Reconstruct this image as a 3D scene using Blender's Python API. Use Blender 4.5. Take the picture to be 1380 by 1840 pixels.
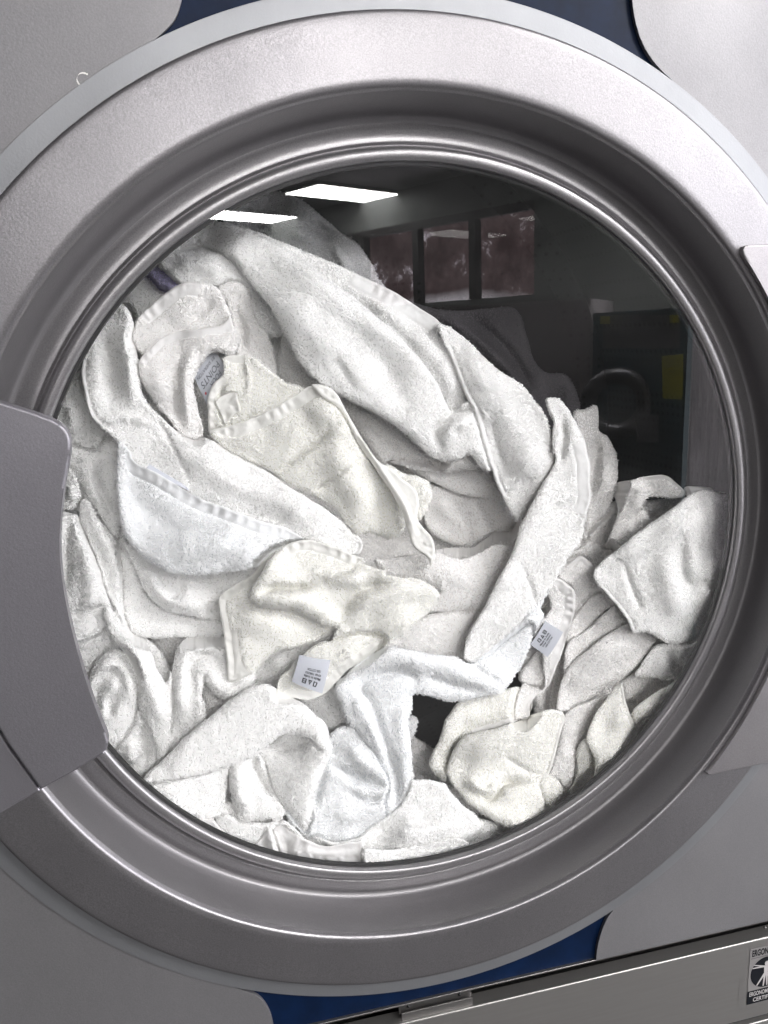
import bpy, bmesh, math, random
import numpy as np
from mathutils import Vector, Matrix
rng = np.random.default_rng(7)
random.seed(7)
S = bpy.context.scene
COL = S.collection
for o in list(bpy.data.objects): bpy.data.objects.remove(o)

# ------------------------------------------------------------------ camera
CAM = (-0.14222, -0.49034, 0.14484, -0.220843, 0.225658, -0.039646, 1418.52)
def basis():
    p, y, r = CAM[3:6]
    cy, sy, cp, sp, cr, sr = math.cos(y), math.sin(y), math.cos(p), math.sin(p), math.cos(r), math.sin(r)
    f = np.array([sy*cp, cy*cp, sp]); ri = np.array([cy, -sy, 0.0]); up = np.cross(ri, f)
    return cr*ri + sr*up, -sr*ri + cr*up, f
BR, BU, BF = basis()
BO = np.array(CAM[:3]); FPX = CAM[6]
def at(px, py, Y):
    """point of the machine at depth Y that the photograph shows at pixel px, py (arrays allowed)"""
    px = np.asarray(px, float)[..., None]; py = np.asarray(py, float)[..., None]; Y = np.asarray(Y, float)
    d = (px-690)/FPX*BR - (py-920)/FPX*BU + BF
    t = (Y-BO[1])/d[..., 1]
    return BO + t[..., None]*d
cd = bpy.data.cameras.new('camera'); co = bpy.data.objects.new('camera', cd); COL.objects.link(co)
M = Matrix.Identity(4)
for i in range(3):
    M[i][0] = BR[i]; M[i][1] = BU[i]; M[i][2] = -BF[i]; M[i][3] = BO[i]
co.matrix_world = M
cd.sensor_fit = 'VERTICAL'; cd.sensor_height = 36; cd.sensor_width = 27; cd.lens = 36*FPX/1840
cd.clip_start = 0.01; cd.clip_end = 100
S.camera = co
S.render.resolution_x = 768; S.render.resolution_y = 1024

# ------------------------------------------------------------------ world, lamps, exposure
W = bpy.data.worlds.new('World'); S.world = W; W.use_nodes = True
W.node_tree.nodes['Background'].inputs[0].default_value = (0.80, 0.82, 0.88, 1)
W.node_tree.nodes['Background'].inputs[1].default_value = 0.05
S.view_settings.view_transform = 'Standard'; S.view_settings.look = 'None'
S.view_settings.exposure = 0.10
S.cycles.diffuse_bounces = 12; S.cycles.max_bounces = 18; S.cycles.transparent_max_bounces = 16; S.view_settings.gamma = 1.0
LAMP_EMIT = 30.0
CEIL_Z = 1.45; FLOOR_Z = -0.95
GLY = 0.0225            # plane of the door glass
def mir(x, y): return (x, 2*GLY - y)

# ------------------------------------------------------------------ helpers
def tag(o, label=None, cat=None, group=None, kind=None):
    if label: o['label'] = label
    if cat: o['category'] = cat
    if group: o['group'] = group
    if kind: o['kind'] = kind
    return o
def empty(name, loc=(0, 0, 0)):
    o = bpy.data.objects.new(name, None); COL.objects.link(o); o.location = loc; o.empty_display_size = .05
    return o
def mesh_obj(name, verts, faces, mat, parent=None, smooth=False):
    me = bpy.data.meshes.new(name); me.from_pydata([tuple(map(float, v)) for v in verts], [], [tuple(map(int, f)) for f in faces]); me.update()
    if smooth: me.polygons.foreach_set('use_smooth', [True]*len(me.polygons))
    if mat: me.materials.append(mat)
    o = bpy.data.objects.new(name, me); COL.objects.link(o)
    if parent: 
        o.parent = parent; o.matrix_parent_inverse = Matrix.Translation(-Vector(parent.location))
    return o
def bm_obj(name, bm, mat, parent=None, smooth=False):
    bmesh.ops.recalc_face_normals(bm, faces=bm.faces)
    me = bpy.data.meshes.new(name); bm.to_mesh(me); bm.free()
    if smooth: me.polygons.foreach_set('use_smooth', [True]*len(me.polygons))
    if mat: me.materials.append(mat)
    o = bpy.data.objects.new(name, me); COL.objects.link(o)
    if parent:
        o.parent = parent; o.matrix_parent_inverse = Matrix.Translation(-Vector(parent.location))
    return o
def box(bm, x0, x1, y0, y1, z0, z1, bevel=0):
    r = bmesh.ops.create_cube(bm, size=1)
    for v in r['verts']:
        v.co = Vector(((x0+x1)/2+v.co.x*(x1-x0), (y0+y1)/2+v.co.y*(y1-y0), (z0+z1)/2+v.co.z*(z1-z0)))
    if bevel:
        es = list({e for v in r['verts'] for e in v.link_edges})
        bmesh.ops.bevel(bm, geom=es, offset=bevel, segments=3, affect='EDGES', profile=.5)
def catmull(P, n=6, closed=True):
    P = np.asarray(P, float); out = []; N = len(P)
    for i in range(N if closed else N-1):
        p0, p1, p2, p3 = (P[(i-1) % N], P[i], P[(i+1) % N], P[(i+2) % N]) if closed else (P[max(i-1, 0)], P[i], P[i+1], P[min(i+2, N-1)])
        for k in range(n):
            t = k/n
            out.append(.5*((2*p1)+(-p0+p2)*t+(2*p0-5*p1+4*p2-p3)*t*t+(-p0+3*p1-3*p2+p3)*t**3))
    if not closed: out.append(P[-1])
    return np.array(out)
def plate(name, pts, y_front, y_back, mat, parent, bevel=0.0008, seg=3):
    """a sheet of metal with rounded edge; pts = (x, z) outline on the machine front"""
    bm = bmesh.new()
    vs = [bm.verts.new((p[0], y_back, p[1])) for p in pts]
    f = bm.faces.new(vs)
    r = bmesh.ops.extrude_face_region(bm, geom=[f])
    ev = [g for g in r['geom'] if isinstance(g, bmesh.types.BMVert)]
    for v in ev: v.co.y = y_front
    if bevel:
        es = [e for e in bm.edges if e.verts[0] in ev and e.verts[1] in ev]
        bmesh.ops.bevel(bm, geom=es, offset=bevel, segments=seg, affect='EDGES', profile=.5)
    bmesh.ops.triangulate(bm, faces=[q for q in bm.faces if len(q.verts) > 4])
    return bm_obj(name, bm, mat, parent)
def revolve(name, prof, mat, parent, seg=384, smooth=True, rings=None):
    prof = np.array(prof); n = len(prof)
    a = np.linspace(0, 2*np.pi, seg, endpoint=False)
    V = np.zeros((seg, n, 3)); V[..., 0] = np.sin(a)[:, None]*prof[:, 0]; V[..., 2] = np.cos(a)[:, None]*prof[:, 0]; V[..., 1] = prof[:, 1]
    F = []
    for i in range(seg):
        j = (i+1) % seg
        for k in range(n-1): F.append((i*n+k, i*n+k+1, j*n+k+1, j*n+k))
    o = mesh_obj(name, V.reshape(-1, 3), F, mat, parent, smooth); o.data.set_sharp_from_angle(angle=math.radians(38)); return o
def xz(pts, Y):
    P = at([p[0] for p in pts], [p[1] for p in pts], np.full(len(pts), Y)); return P[:, [0, 2]]

# ------------------------------------------------------------------ materials
def newmat(name):
    m = bpy.data.materials.new(name); m.use_nodes = True
    return m, m.node_tree, m.node_tree.nodes['Principled BSDF']
def noise_node(nt, scale, detail=3, rough=.6, space='Object', stretch=None):
    tc = nt.nodes.new('ShaderNodeTexCoord'); n = nt.nodes.new('ShaderNodeTexNoise')
    n.inputs['Scale'].default_value = scale; n.inputs['Detail'].default_value = detail; n.inputs['Roughness'].default_value = rough
    if stretch:
        mp = nt.nodes.new('ShaderNodeMapping'); mp.inputs['Scale'].default_value = stretch
        nt.links.new(tc.outputs[space], mp.inputs[0]); nt.links.new(mp.outputs[0], n.inputs['Vector'])
    else: nt.links.new(tc.outputs[space], n.inputs['Vector'])
    return n
def ramp(nt, fac, stops):
    r = nt.nodes.new('ShaderNodeValToRGB'); e = r.color_ramp.elements
    while len(e) < len(stops): e.new(.5)
    for q, (p, c) in zip(e, stops): q.position = p; q.color = (*c, 1)
    nt.links.new(fac, r.inputs[0]); return r
def bump(nt, b, h, strength, dist):
    bp = nt.nodes.new('ShaderNodeBump'); bp.inputs['Strength'].default_value = strength; bp.inputs['Distance'].default_value = dist
    nt.links.new(h, bp.inputs['Height']); nt.links.new(bp.outputs[0], b.inputs['Normal'])
    return bp
def silver(name, col, metallic=.75, rough=.36, speck=.12, flake=2600):
    m, nt, b = newmat(name)
    n = noise_node(nt, flake, 1, .5)
    n2 = noise_node(nt, 9, 4, .6)
    r = ramp(nt, n.outputs['Fac'], [(.30, [c*(1-speck) for c in col]), (.70, [min(1, c*(1+speck)) for c in col])])
    n4 = noise_node(nt, 16, 6, .75, stretch=(1, 1, .45)); r4 = ramp(nt, n4.outputs['Fac'], [(.35, (.93, .93, .935)), (.62, (1.0, 1.0, 1.0))])
    mm = nt.nodes.new('ShaderNodeMix'); mm.data_type = 'RGBA'; mm.blend_type = 'MULTIPLY'; mm.inputs[0].default_value = 1.0
    nt.links.new(r.outputs[0], mm.inputs[6]); nt.links.new(r4.outputs[0], mm.inputs[7]); nt.links.new(mm.outputs[2], b.inputs['Base Color'])
    b.inputs['Metallic'].default_value = metallic
    rr = nt.nodes.new('ShaderNodeMapRange'); rr.inputs[1].default_value = .3; rr.inputs[2].default_value = .7; rr.inputs[3].default_value = rough-.05; rr.inputs[4].default_value = rough+.06
    nt.links.new(n2.outputs['Fac'], rr.inputs[0]); nt.links.new(rr.outputs[0], b.inputs['Roughness'])
    n3 = noise_node(nt, 700, 2, .5)
    bump(nt, b, n3.outputs['Fac'], .16, .0005)
    return m
M_DOOR = silver('silver_door_paint', (.262, .253, .264), .80, .345, .12, 1300)
M_PANEL = silver('silver_panel_paint', (.262, .256, .266), .64, .48, .06, 1100)
M_FLANGE = silver('flange_steel', (.29, .295, .31), .7, .42, .02)
M_HANDLE = silver('handle_paint', (.285, .275, .30), .7, .38, .10)
def plain(name, col, rough=.5, metallic=0, var=.0, scale=40):
    m, nt, b = newmat(name)
    b.inputs['Base Color'].default_value = (*col, 1); b.inputs['Roughness'].default_value = rough; b.inputs['Metallic'].default_value = metallic
    if var:
        n = noise_node(nt, scale, 4)
        r = ramp(nt, n.outputs['Fac'], [(.3, [c*(1-var) for c in col]), (.7, [min(1, c*(1+var)) for c in col])])
        nt.links.new(r.outputs[0], b.inputs['Base Color'])
    return m
M_NAVY = plain('navy_film', (.0022, .010, .036), .4, 0, .25, 60)
M_NAVY.node_tree.nodes['Principled BSDF'].inputs['Specular IOR Level'].default_value = .15
M_RUBBER = plain('black_rubber', (.012, .012, .013), .55)
M_DARK = plain('dark_recess', (.03, .03, .032), .6, 0, .3)
M_STEEL = silver('brushed_steel', (.27, .26, .255), .9, .40, .03)
def steel_brush():
    m, nt, b = newmat('kick_panel_steel')
    n = noise_node(nt, 60, 4, .6, stretch=(.4, 4, 6))
    r = ramp(nt, n.outputs['Fac'], [(.3, (.33, .32, .31)), (.7, (.35, .34, .33))])
    nt.links.new(r.outputs[0], b.inputs['Base Color']); b.inputs['Metallic'].default_value = .85; b.inputs['Roughness'].default_value = .42
    return m
M_KICK = steel_brush()
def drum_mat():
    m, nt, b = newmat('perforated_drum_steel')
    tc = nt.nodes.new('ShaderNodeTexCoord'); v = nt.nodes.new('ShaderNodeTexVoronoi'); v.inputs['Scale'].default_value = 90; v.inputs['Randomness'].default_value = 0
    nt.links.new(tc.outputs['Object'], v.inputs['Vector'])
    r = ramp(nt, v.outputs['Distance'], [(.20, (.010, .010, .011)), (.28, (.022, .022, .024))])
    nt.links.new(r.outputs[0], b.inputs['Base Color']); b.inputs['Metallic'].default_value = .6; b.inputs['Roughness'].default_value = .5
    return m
M_DRUM = drum_mat()
def glass_mat():
    m = bpy.data.materials.new('door_glass'); m.use_nodes = True; nt = m.node_tree; nt.nodes.clear()
    out = nt.nodes.new('ShaderNodeOutputMaterial'); mix = nt.nodes.new('ShaderNodeMixShader')
    tr = nt.nodes.new('ShaderNodeBsdfTransparent'); tr.inputs[0].default_value = (.955, .955, .957, 1)
    gl = nt.nodes.new('ShaderNodeBsdfGlossy'); gl.inputs['Roughness'].default_value = .004; gl.inputs[0].default_value = (1, 1, 1, 1)
    ge = nt.nodes.new('ShaderNodeNewGeometry'); dp = nt.nodes.new('ShaderNodeVectorMath'); dp.operation = 'DOT_PRODUCT'
    nt.links.new(ge.outputs['Normal'], dp.inputs[0]); nt.links.new(ge.outputs['Incoming'], dp.inputs[1])
    def mth(op, a, b):          # two-sided Schlick reflectance of the pane (both faces)
        n = nt.nodes.new('ShaderNodeMath'); n.operation = op
        for k, v in enumerate((a, b)):
            if v is None: continue
            if isinstance(v, (int, float)): n.inputs[k].default_value = v
            else: nt.links.new(v, n.inputs[k])
        return n.outputs[0]
    c = mth('SUBTRACT', 1.0, mth('ABSOLUTE', dp.outputs['Value'], None)); p5 = mth('POWER', c, 5.0)
    nt.links.new(mth('ADD', mth('MULTIPLY', p5, .9), .072), mix.inputs[0]); nt.links.new(tr.outputs[0], mix.inputs[1]); nt.links.new(gl.outputs[0], mix.inputs[2])
    dm = nt.nodes.new('ShaderNodeMixShader'); df = nt.nodes.new('ShaderNodeBsdfDiffuse'); df.inputs[0].default_value = (.6, .6, .6, 1)   # film of dust and wiped smears
    n = noise_node(nt, 7, 6, .7, stretch=(1, 1, 2.2)); r = ramp(nt, n.outputs['Fac'], [(.40, (.010, .010, .010)), (.78, (.035, .035, .035))])
    nt.links.new(r.outputs[0], dm.inputs[0]); nt.links.new(mix.outputs[0], dm.inputs[1]); nt.links.new(df.outputs[0], dm.inputs[2]); nt.links.new(dm.outputs[0], out.inputs[0])
    return m
M_GLASS = glass_mat()

# ------------------------------------------------------------------ the washing machine
washer = empty('washing_machine', (0, 0, 0))
tag(washer, 'large silver front loading washing machine with round glass door and navy blue trim', 'washing machine')
R_OUT = .3258
door = revolve('door', [(R_OUT, .002), (R_OUT, -.0052), (.3254, -.0064), (.3248, -.0072), (.3240, -.0076), (.3228, -.00775), (.3200, -.00785), (.312, -.0081), (.300, -.0085),
    (.292, -.0088), (.2893, -.0089), (.2875, -.0088), (.2862, -.0085), (.2852, -.0082), (.2842, -.0068), (.2834, -.0045)], M_DOOR, washer)
M_RECESS = silver('door_recess_shade', (.20, .193, .20), .66, .38)  # door silver darkened, shade of the recess put into its colour
revolve('door_recess', [(.2834, -.0045), (.2826, .000), (.2815, .007), (.2803, .0125), (.2790, .0185), (.2776, .0225),
    (.2764, .0245), (.2750, .0256), (.2735, .0260)], M_RECESS, door)
revolve('glass_ring', [(.2735, .0260), (.2722, .0257), (.2708, .0251), (.2690, .0245), (.2664, .0238), (.2636, .0232), (.2622, .0233), (.2613, .0242),
    (.2606, .0252), (.2598, .0250), (.2592, .0235), (.2585, .0210), (.2576, .0195), (.2562, .0189), (.2548, .0187), (.2530, .0188), (.2516, .0192), (.2508, .0200),
    (.2505, .0215), (.2503, .0245)], silver('glass_ring_paint', (.34, .33, .34), .80, .33, .12, 1300), door)
gb = bmesh.new()
bmesh.ops.create_circle(gb, cap_ends=True, radius=.2504, segments=256, matrix=Matrix.Translation((0, GLY, 0)) @ Matrix.Rotation(math.pi/2, 4, 'X'))
bm_obj('door_glass', gb, M_GLASS, door)
revolve('glass_seal', [(.2512, .0232), (.2485, .0236), (.2480, .0262), (.262, .030)], M_RUBBER, door)
revolve('flange', [(.3300, .003), (.3264, .003), (.3264, -.0015), (.3393, -.0015), (.3395, -.0012), (.3395, .0045)], M_FLANGE, washer)
# opening gap between door and flange is a dark hair line
revolve('boot_gasket', [(.262, .0300), (.275, .0330), (.30, .0345), (.43, .0350)], M_RUBBER, washer)
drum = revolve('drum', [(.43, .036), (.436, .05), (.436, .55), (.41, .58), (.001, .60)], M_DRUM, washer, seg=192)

# front panel: bottom edge, recess, lower panel measured from the picture
def zline(pts): P = xz(pts, 0.0); return float(P[:, 1].mean())
Z_B = zline([(1000, 1742), (1200, 1697)])      # bottom edge of the blue/silver front
Z_K = zline([(1000, 1773), (1200, 1724)])      # top edge of the lower panel
XL, XR, ZT = -.62, .66, .62
bm = bmesh.new()
N = 256
inner = [bm.verts.new((.31*math.sin(2*math.pi*i/N), .003, .31*math.cos(2*math.pi*i/N))) for i in range(N)]
outer = []
for i in range(N):
    s, c = math.sin(2*math.pi*i/N), math.cos(2*math.pi*i/N)
    k = min((XR/s if s > 1e-6 else 9e9), (XL/s if s < -1e-6 else 9e9), (ZT/c if c > 1e-6 else 9e9), (Z_B/c if c < -1e-6 else 9e9))
    outer.append(bm.verts.new((k*s, .003, k*c)))
for i in range(N): bm.faces.new((inner[i], inner[(i+1) % N], outer[(i+1) % N], outer[i]))
# snap a vertex to each corner
for X, Z in ((XL, ZT), (XR, ZT), (XL, Z_B), (XR, Z_B)):
    v = min(outer, key=lambda v: (v.co.x-X)**2+(v.co.z-Z)**2); v.co.x = X; v.co.z = Z
front = bm_obj('front_panel', bm, M_NAVY, washer)
def arc(a0, a1, r, n=60): return [(r*math.sin(a0+(a1-a0)*i/n), r*math.cos(a0+(a1-a0)*i/n)) for i in range(n+1)]
def ang(px, py):
    p = xz([(px, py)], 0.0)[0]; return math.atan2(p[0], p[1])
LB = catmull([(338, -160), (333, -90), (329, -30), (325, 5), (312, 38), (288, 63), (262, 84), (240, 103)], 6, False)
LB2 = catmull([(415, 1772), (440, 1780), (463, 1790), (478, 1806), (488, 1828), (493, 1860), (494, 1920)], 6, False)
a0, a1 = ang(225, 118), ang(400, 1765)
pl = [tuple(p) for p in xz(LB, 0)] + arc(a0, a1-2*math.pi if a1 > 0 else a1, .333, 120) 
pb = [tuple(p) for p in xz(LB2, 0)]
pb = [p for p in pb if p[1] > Z_B]
pl = [(XL, ZT), (pl[0][0], ZT)] + pl + pb + [(pb[-1][0], Z_B+.0004), (XL, Z_B+.0004)]
plate('silver_cover', pl, -.0002, .0026, M_PANEL, washer, .0003, 2)
RB = catmull([(1128, -160), (1131, -80), (1134, -20), (1139, 25), (1148, 62), (1163, 95), (1186, 124), (1216, 152)], 6, False)
RB2 = catmull([(1118, 1618), (1101, 1636), (1088, 1656), (1079, 1680), (1073, 1705), (1071, 1735), (1072, 1790)], 6, False)
a0, a1 = ang(1230, 168), ang(1135, 1600)
pr = [(p[0], p[1]) for p in xz(RB, 0)] + arc(a0, a1, .333, 120) + [tuple(p) for p in xz(RB2, 0) if p[1] > Z_B]
pr = [(pr[0][0], ZT)] + pr + [(pr[-1][0], Z_B+.0004), (XR, Z_B+.0004), (XR, ZT)]
plate('silver_cover', pr, -.0002, .0026, M_PANEL, washer, .0003, 2)
# folded lip along the bottom edge and the recess below it
bm = bmesh.new(); box(bm, XL, XR, .0008, .030, Z_B-.0016, Z_B-.0002, .0004); bm_obj('front_lip', bm, M_STEEL, washer)
bm = bmesh.new(); box(bm, XL, XR, .030, .034, Z_K-.06, Z_B+.01); bm_obj('recess_back', bm, M_STEEL, washer)
bm = bmesh.new(); box(bm, XL, XR, -.001, .012, Z_K-.080, Z_K, .0012)
kick = bm_obj('kick_panel', bm, M_KICK, washer)
bm = bmesh.new(); box(bm, XL, XR, .004, .030, Z_K-.086, Z_K-.0805); bm_obj('kick_panel_gap', bm, M_DARK, washer)
bm = bmesh.new(); box(bm, XL, XR, -.0005, .012, FLOOR_Z, Z_K-.0865, .0012); bm_obj('base_panel', bm, M_KICK, washer)
# hinge bracket of the lower panel with two screws
bx0 = xz([(717, 1820)], .006)[0][0]; bx1 = xz([(847, 1800)], .006)[0][0]
bm = bmesh.new(); box(bm, bx0, bx1, .006, .0075, Z_K+.0015, Z_B-.0018, .0003); br = bm_obj('hinge_bracket', bm, M_STEEL, washer)
bm = bmesh.new(); box(bm, bx0+.001, bx1-.0005, .0015, .0025, Z_K-.002, Z_K+.0065, .0002); bm_obj('hinge_leaf', bm, M_STEEL, br)
for px, py in ((734, 1808), (826, 1787), (1375, 1667)):
    c = xz([(px, py)], .0055)[0]
    bm = bmesh.new(); bmesh.ops.create_uvsphere(bm, u_segments=16, v_segments=8, radius=.0013, matrix=Matrix.Translation((c[0], .0058, c[1])))
    bm_obj('screw', bm, M_RUBBER if py > 1700 else M_STEEL, washer)
bm = bmesh.new()
for x0, x1, y0, y1, z0, z1 in ((XL, XL+.003, .004, .75, FLOOR_Z, ZT), (XR-.003, XR, .004, .75, FLOOR_Z, ZT), (XL+.004, XR-.004, .747, .75, FLOOR_Z, ZT), (XL+.004, XR-.004, .004, .746, ZT-.003, ZT)):
    box(bm, x0, x1, y0, y1, z0, z1)
bm_obj('cabinet', bm, M_STEEL, washer)

# door handle
YH = -.021
H = [(-150, 690), (-60, 707), (0, 722), (60, 741), (92, 753)] + [tuple(q) for q in catmull([(104, 760), (118, 772), (126, 792), (125, 822)], 4, False)] + \
    [tuple(q) for q in catmull([(116, 870), (109, 930), (107, 985), (112, 1045), (126, 1120), (150, 1210), (176, 1285), (190, 1318)], 5, False)] + \
    [tuple(q) for q in catmull([(194, 1332), (192, 1346), (184, 1356)], 3, False)] + [(130, 1389), (73, 1420), (14, 1338), (-60, 1210), (-150, 1000)]
hp = xz(H, YH)
handle = plate('handle', [tuple(p) for p in hp], YH, -.013, M_HANDLE, door, .0016, 4)
H2 = [(-150, 990), (-60, 1212), (13, 1340), (72, 1421), (-2, 1462), (-150, 1540)]
plate('handle_base', [tuple(p) for p in xz(H2, -.0185)], -.0185, -.0085, M_HANDLE, door, .0012, 3)
# right-hand hinge cover: sits on the door face, follows the ring
hc_t = xz([(1333, 440), (1500, 437)], -.012); hc_b = xz([(1270, 1394), (1500, 1345)], -.012)
def in_arc(p0, p1, r, n=50):
    A0 = math.atan2(p0[0], p0[1]); A1 = math.atan2(p1[0], p1[1]); return arc(A0, A1, r, n)
pt = at(1336, 458, -.012); pb_ = at(1275, 1383, -.012)
r_c = .5*(math.hypot(pt[0], pt[2])+math.hypot(pb_[0], pb_[2]))
ar = in_arc((pt[0], pt[2]), (pb_[0], pb_[2]), r_c)
ctl = [tuple(q) for q in xz(catmull([(1334, 452), (1337, 443), (1345, 440)], 3, False), -.012)]
cbl = [tuple(q) for q in xz(catmull([(1270, 1388), (1272, 1392), (1278, 1392)], 3, False), -.012)]
hinge = ctl[::-1] + ar + cbl + [tuple(hc_b[1]), tuple(hc_t[1])]
M_HINGE = silver('hinge_cover_paint', (.33, .315, .325), .80, .38)
plate('hinge_cover', hinge, -.0125, -.0075, M_HINGE, washer, .0010, 3)
# scuff on the panel
M_SCUFF = plain('scuff_paint', (.85, .83, .80), .6)
sc = catmull([(158, 134), (150, 131), (142, 133), (138, 141), (140, 148), (144, 153), (152, 156), (140, 158), (134, 161)], 4, False)
P = at(sc[:, 0], sc[:, 1], np.full(len(sc), -.0004)); V = []; F = []
for i, p in enumerate(P):
    w = .0002+.0003*abs(math.sin(i*1.7)); V += [(p[0]-w*.6, -.0004, p[2]-w), (p[0]+w*.6, -.0004, p[2]+w)]
    if i: F.append((2*i-2, 2*i-1, 2*i+1, 2*i))
mesh_obj('scratch', V, F, M_SCUFF, washer)

# ------------------------------------------------------------------ writing
M_INK = plain('printed_ink', (.006, .007, .010), .8)
M_INK.node_tree.nodes['Principled BSDF'].inputs['Specular IOR Level'].default_value = .15
M_INKW = plain('printed_silver', (.42, .40, .40), .5)
M_STK = plain('sticker_film', (.22, .21, .21), .55, .2)
def text_mesh(s, size=1.0, bold=0.0, spacing=1.0):
    c = bpy.data.curves.new('text', 'FONT'); c.body = s; c.size = size; c.align_x = 'LEFT'; c.offset = bold; c.space_character = spacing
    o = bpy.data.objects.new('text', c); COL.objects.link(o)
    dg = bpy.context.evaluated_depsgraph_get(); me = o.evaluated_get(dg).to_mesh()
    V = np.array([v.co[:] for v in me.vertices]); F = [tuple(p.vertices) for p in me.polygons]
    o.evaluated_get(dg).to_mesh_clear(); bpy.data.objects.remove(o); bpy.data.curves.remove(c)
    return V, F
def fit_text(s, bold=0.0):
    """text scaled to the unit box 0..1 x 0..1"""
    V, F = text_mesh(s, 1, bold)
    mn, mx = V.min(0), V.max(0); V = V.copy(); V[:, 0] = (V[:, 0]-mn[0])/(mx[0]-mn[0]); V[:, 1] = (V[:, 1]-mn[1])/(mx[1]-mn[1])
    return V[:, :2], F
def quadmap(Q, uv):
    """bilinear: Q = four 3-D corners (bl, br, tr, tl)"""
    Q = np.array(Q, float); u = uv[:, :1]; v = uv[:, 1:2]
    return Q[0]*(1-u)*(1-v)+Q[1]*u*(1-v)+Q[2]*u*v+Q[3]*(1-u)*v
# ergonomics sticker on the lower panel
sx0 = xz([(1348, 1707)], -.001)[0][0]
szt = Z_K-.0075; sw = .034
ys = -.0014
st = empty('sticker', (sx0, ys, szt)); 
def rect(name, x0, x1, z0, z1, y, mat, parent): return mesh_obj(name, [(x0, y, z0), (x1, y, z0), (x1, y, z1), (x0, y, z1)], [(0, 1, 2, 3)], mat, parent)
bpy.data.objects.remove(st)
szb = szt-.0565
stk = rect('sticker', sx0, sx0+sw, szb, szt, ys, M_STK, washer)
def rtext(s, x0, x1, z0, z1, y, mat, parent, bold=.01):
    uv, F = fit_text(s, bold); P = np.c_[x0+uv[:, 0]*(x1-x0), np.full(len(uv), y), z0+uv[:, 1]*(z1-z0)]
    return mesh_obj('printed_text', P, F, mat, parent)
rtext('ERGONOMICS', sx0+.002, sx0+sw-.002, szt-.0085, szt-.002, ys-.0001, M_INK, stk, .03)
rect('printed_rule', sx0+.001, sx0+sw-.001, szt-.0103, szt-.0100, ys-.0001, M_INK, stk)
cx, cz, cr_ = sx0+sw/2, szt-.0265, .0152
mesh_obj('emblem_disc', [(cx+cr_*math.cos(t), ys-.0001, cz+cr_*math.sin(t)) for t in np.linspace(0, 2*math.pi, 64, endpoint=False)], [tuple(range(64))], M_INK, stk)
# figure with outstretched arms and legs
bm = bmesh.new()
def limb(a, b, w0, w1):
    a = np.array(a)*cr_; b = np.array(b)*cr_; d = b-a; n = np.array([-d[1], d[0]])/np.hypot(*d)
    q = [a+n*w0*cr_, a-n*w0*cr_, b-n*w1*cr_, b+n*w1*cr_]
    bm.faces.new([bm.verts.new((cx+p[0], ys-.0002-.00001*len(bm.faces), cz+p[1])) for p in q])
limb((0, .42), (0, -.12), .15, .12)
for s in (-1, 1):
    limb((s*.05, .38), (s*.9, .42), .06, .03); limb((s*.05, .36), (s*.82, .62), .05, .03)
    limb((s*.06, -.1), (s*.12, -.92), .07, .04); limb((s*.08, -.1), (s*.55, -.80), .07, .04)
bm.faces.new([bm.verts.new((cx+.13*cr_*math.cos(t), ys-.0004, cz+cr_*(.58+.15*math.sin(t)))) for t in np.linspace(0, 2*math.pi, 16, endpoint=False)])
bm_obj('emblem_figure', bm, M_INKW, stk)
rect('printed_band', sx0, sx0+sw, szb, szb+.0135, ys-.0001, M_INK, stk)
rtext('ERGONOMICALLY', sx0+.002, sx0+sw-.002, szb+.0078, szb+.0122, ys-.0002, M_INKW, stk, .02)
rtext('CERTIFIED', sx0+.006, sx0+sw-.006, szb+.0018, szb+.0060, ys-.0002, M_INKW, stk, .02)
rect('sticker_residue', sx0-.0085, sx0-.0004, szb-.002, szb+.030, ys+.0002, M_KICK, stk)

# ------------------------------------------------------------------ the laundry room seen in the glass
M_CEIL = plain('ceiling_tile', (.46, .45, .455), .9, 0, .05, 3)
M_FLOOR = plain('floor_tile', (.035, .033, .034), .5, 0, .2, 4)
M_WALL = plain('painted_wall', (.17, .18, .175), .8)
M_FRAME = plain('window_frame_paint', (.02, .018, .018), .5)
LU = np.array([.875, .485]); SU = np.array([-.485, .875])       # room axes in the mirrored plan
def mp(c, a, b): p = np.array(c)+a*LU+b*SU; return mir(p[0], p[1])
C0 = np.array([1.45, 7.30])
def slab(name, a0, a1, b0, b1, z0, z1, mat, parent=None):
    c = [mp(C0, a0, b0), mp(C0, a1, b0), mp(C0, a1, b1), mp(C0, a0, b1)]
    V = [(*p, z0) for p in c]+[(*p, z1) for p in c]
    bmx = bmesh.new(); vs = [bmx.verts.new(v) for v in V]
    for f in ((0, 3, 2, 1), (4, 5, 6, 7), (0, 1, 5, 4), (1, 2, 6, 5), (2, 3, 7, 6), (3, 0, 4, 7)): bmx.faces.new([vs[i] for i in f])
    return bm_obj(name, bmx, mat, parent)
tag(slab('ceiling', -9, 1.60, -11, 14, CEIL_Z+.03, CEIL_Z+.13, M_CEIL), kind='structure')
tag(slab('floor', -9, 4, -11, 6, FLOOR_Z-.1, FLOOR_Z, M_FLOOR), kind='structure')
def emis(name, col, st):
    m = bpy.data.materials.new(name); m.use_nodes = True; nt = m.node_tree; nt.nodes.clear()
    o = nt.nodes.new('ShaderNodeOutputMaterial'); e = nt.nodes.new('ShaderNodeEmission'); e.inputs[0].default_value = (*col, 1); e.inputs[1].default_value = st
    nt.links.new(e.outputs[0], o.inputs[0]); return m
M_LAMP = emis('lamp_diffuser', (1, .985, .97), LAMP_EMIT)
lamps = [(i, j) for i in (-1, 0) for j in range(-5, 2)]
ordn = {(0, 0): 'nearer of two', (0, 1): 'farther of two'}
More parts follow.
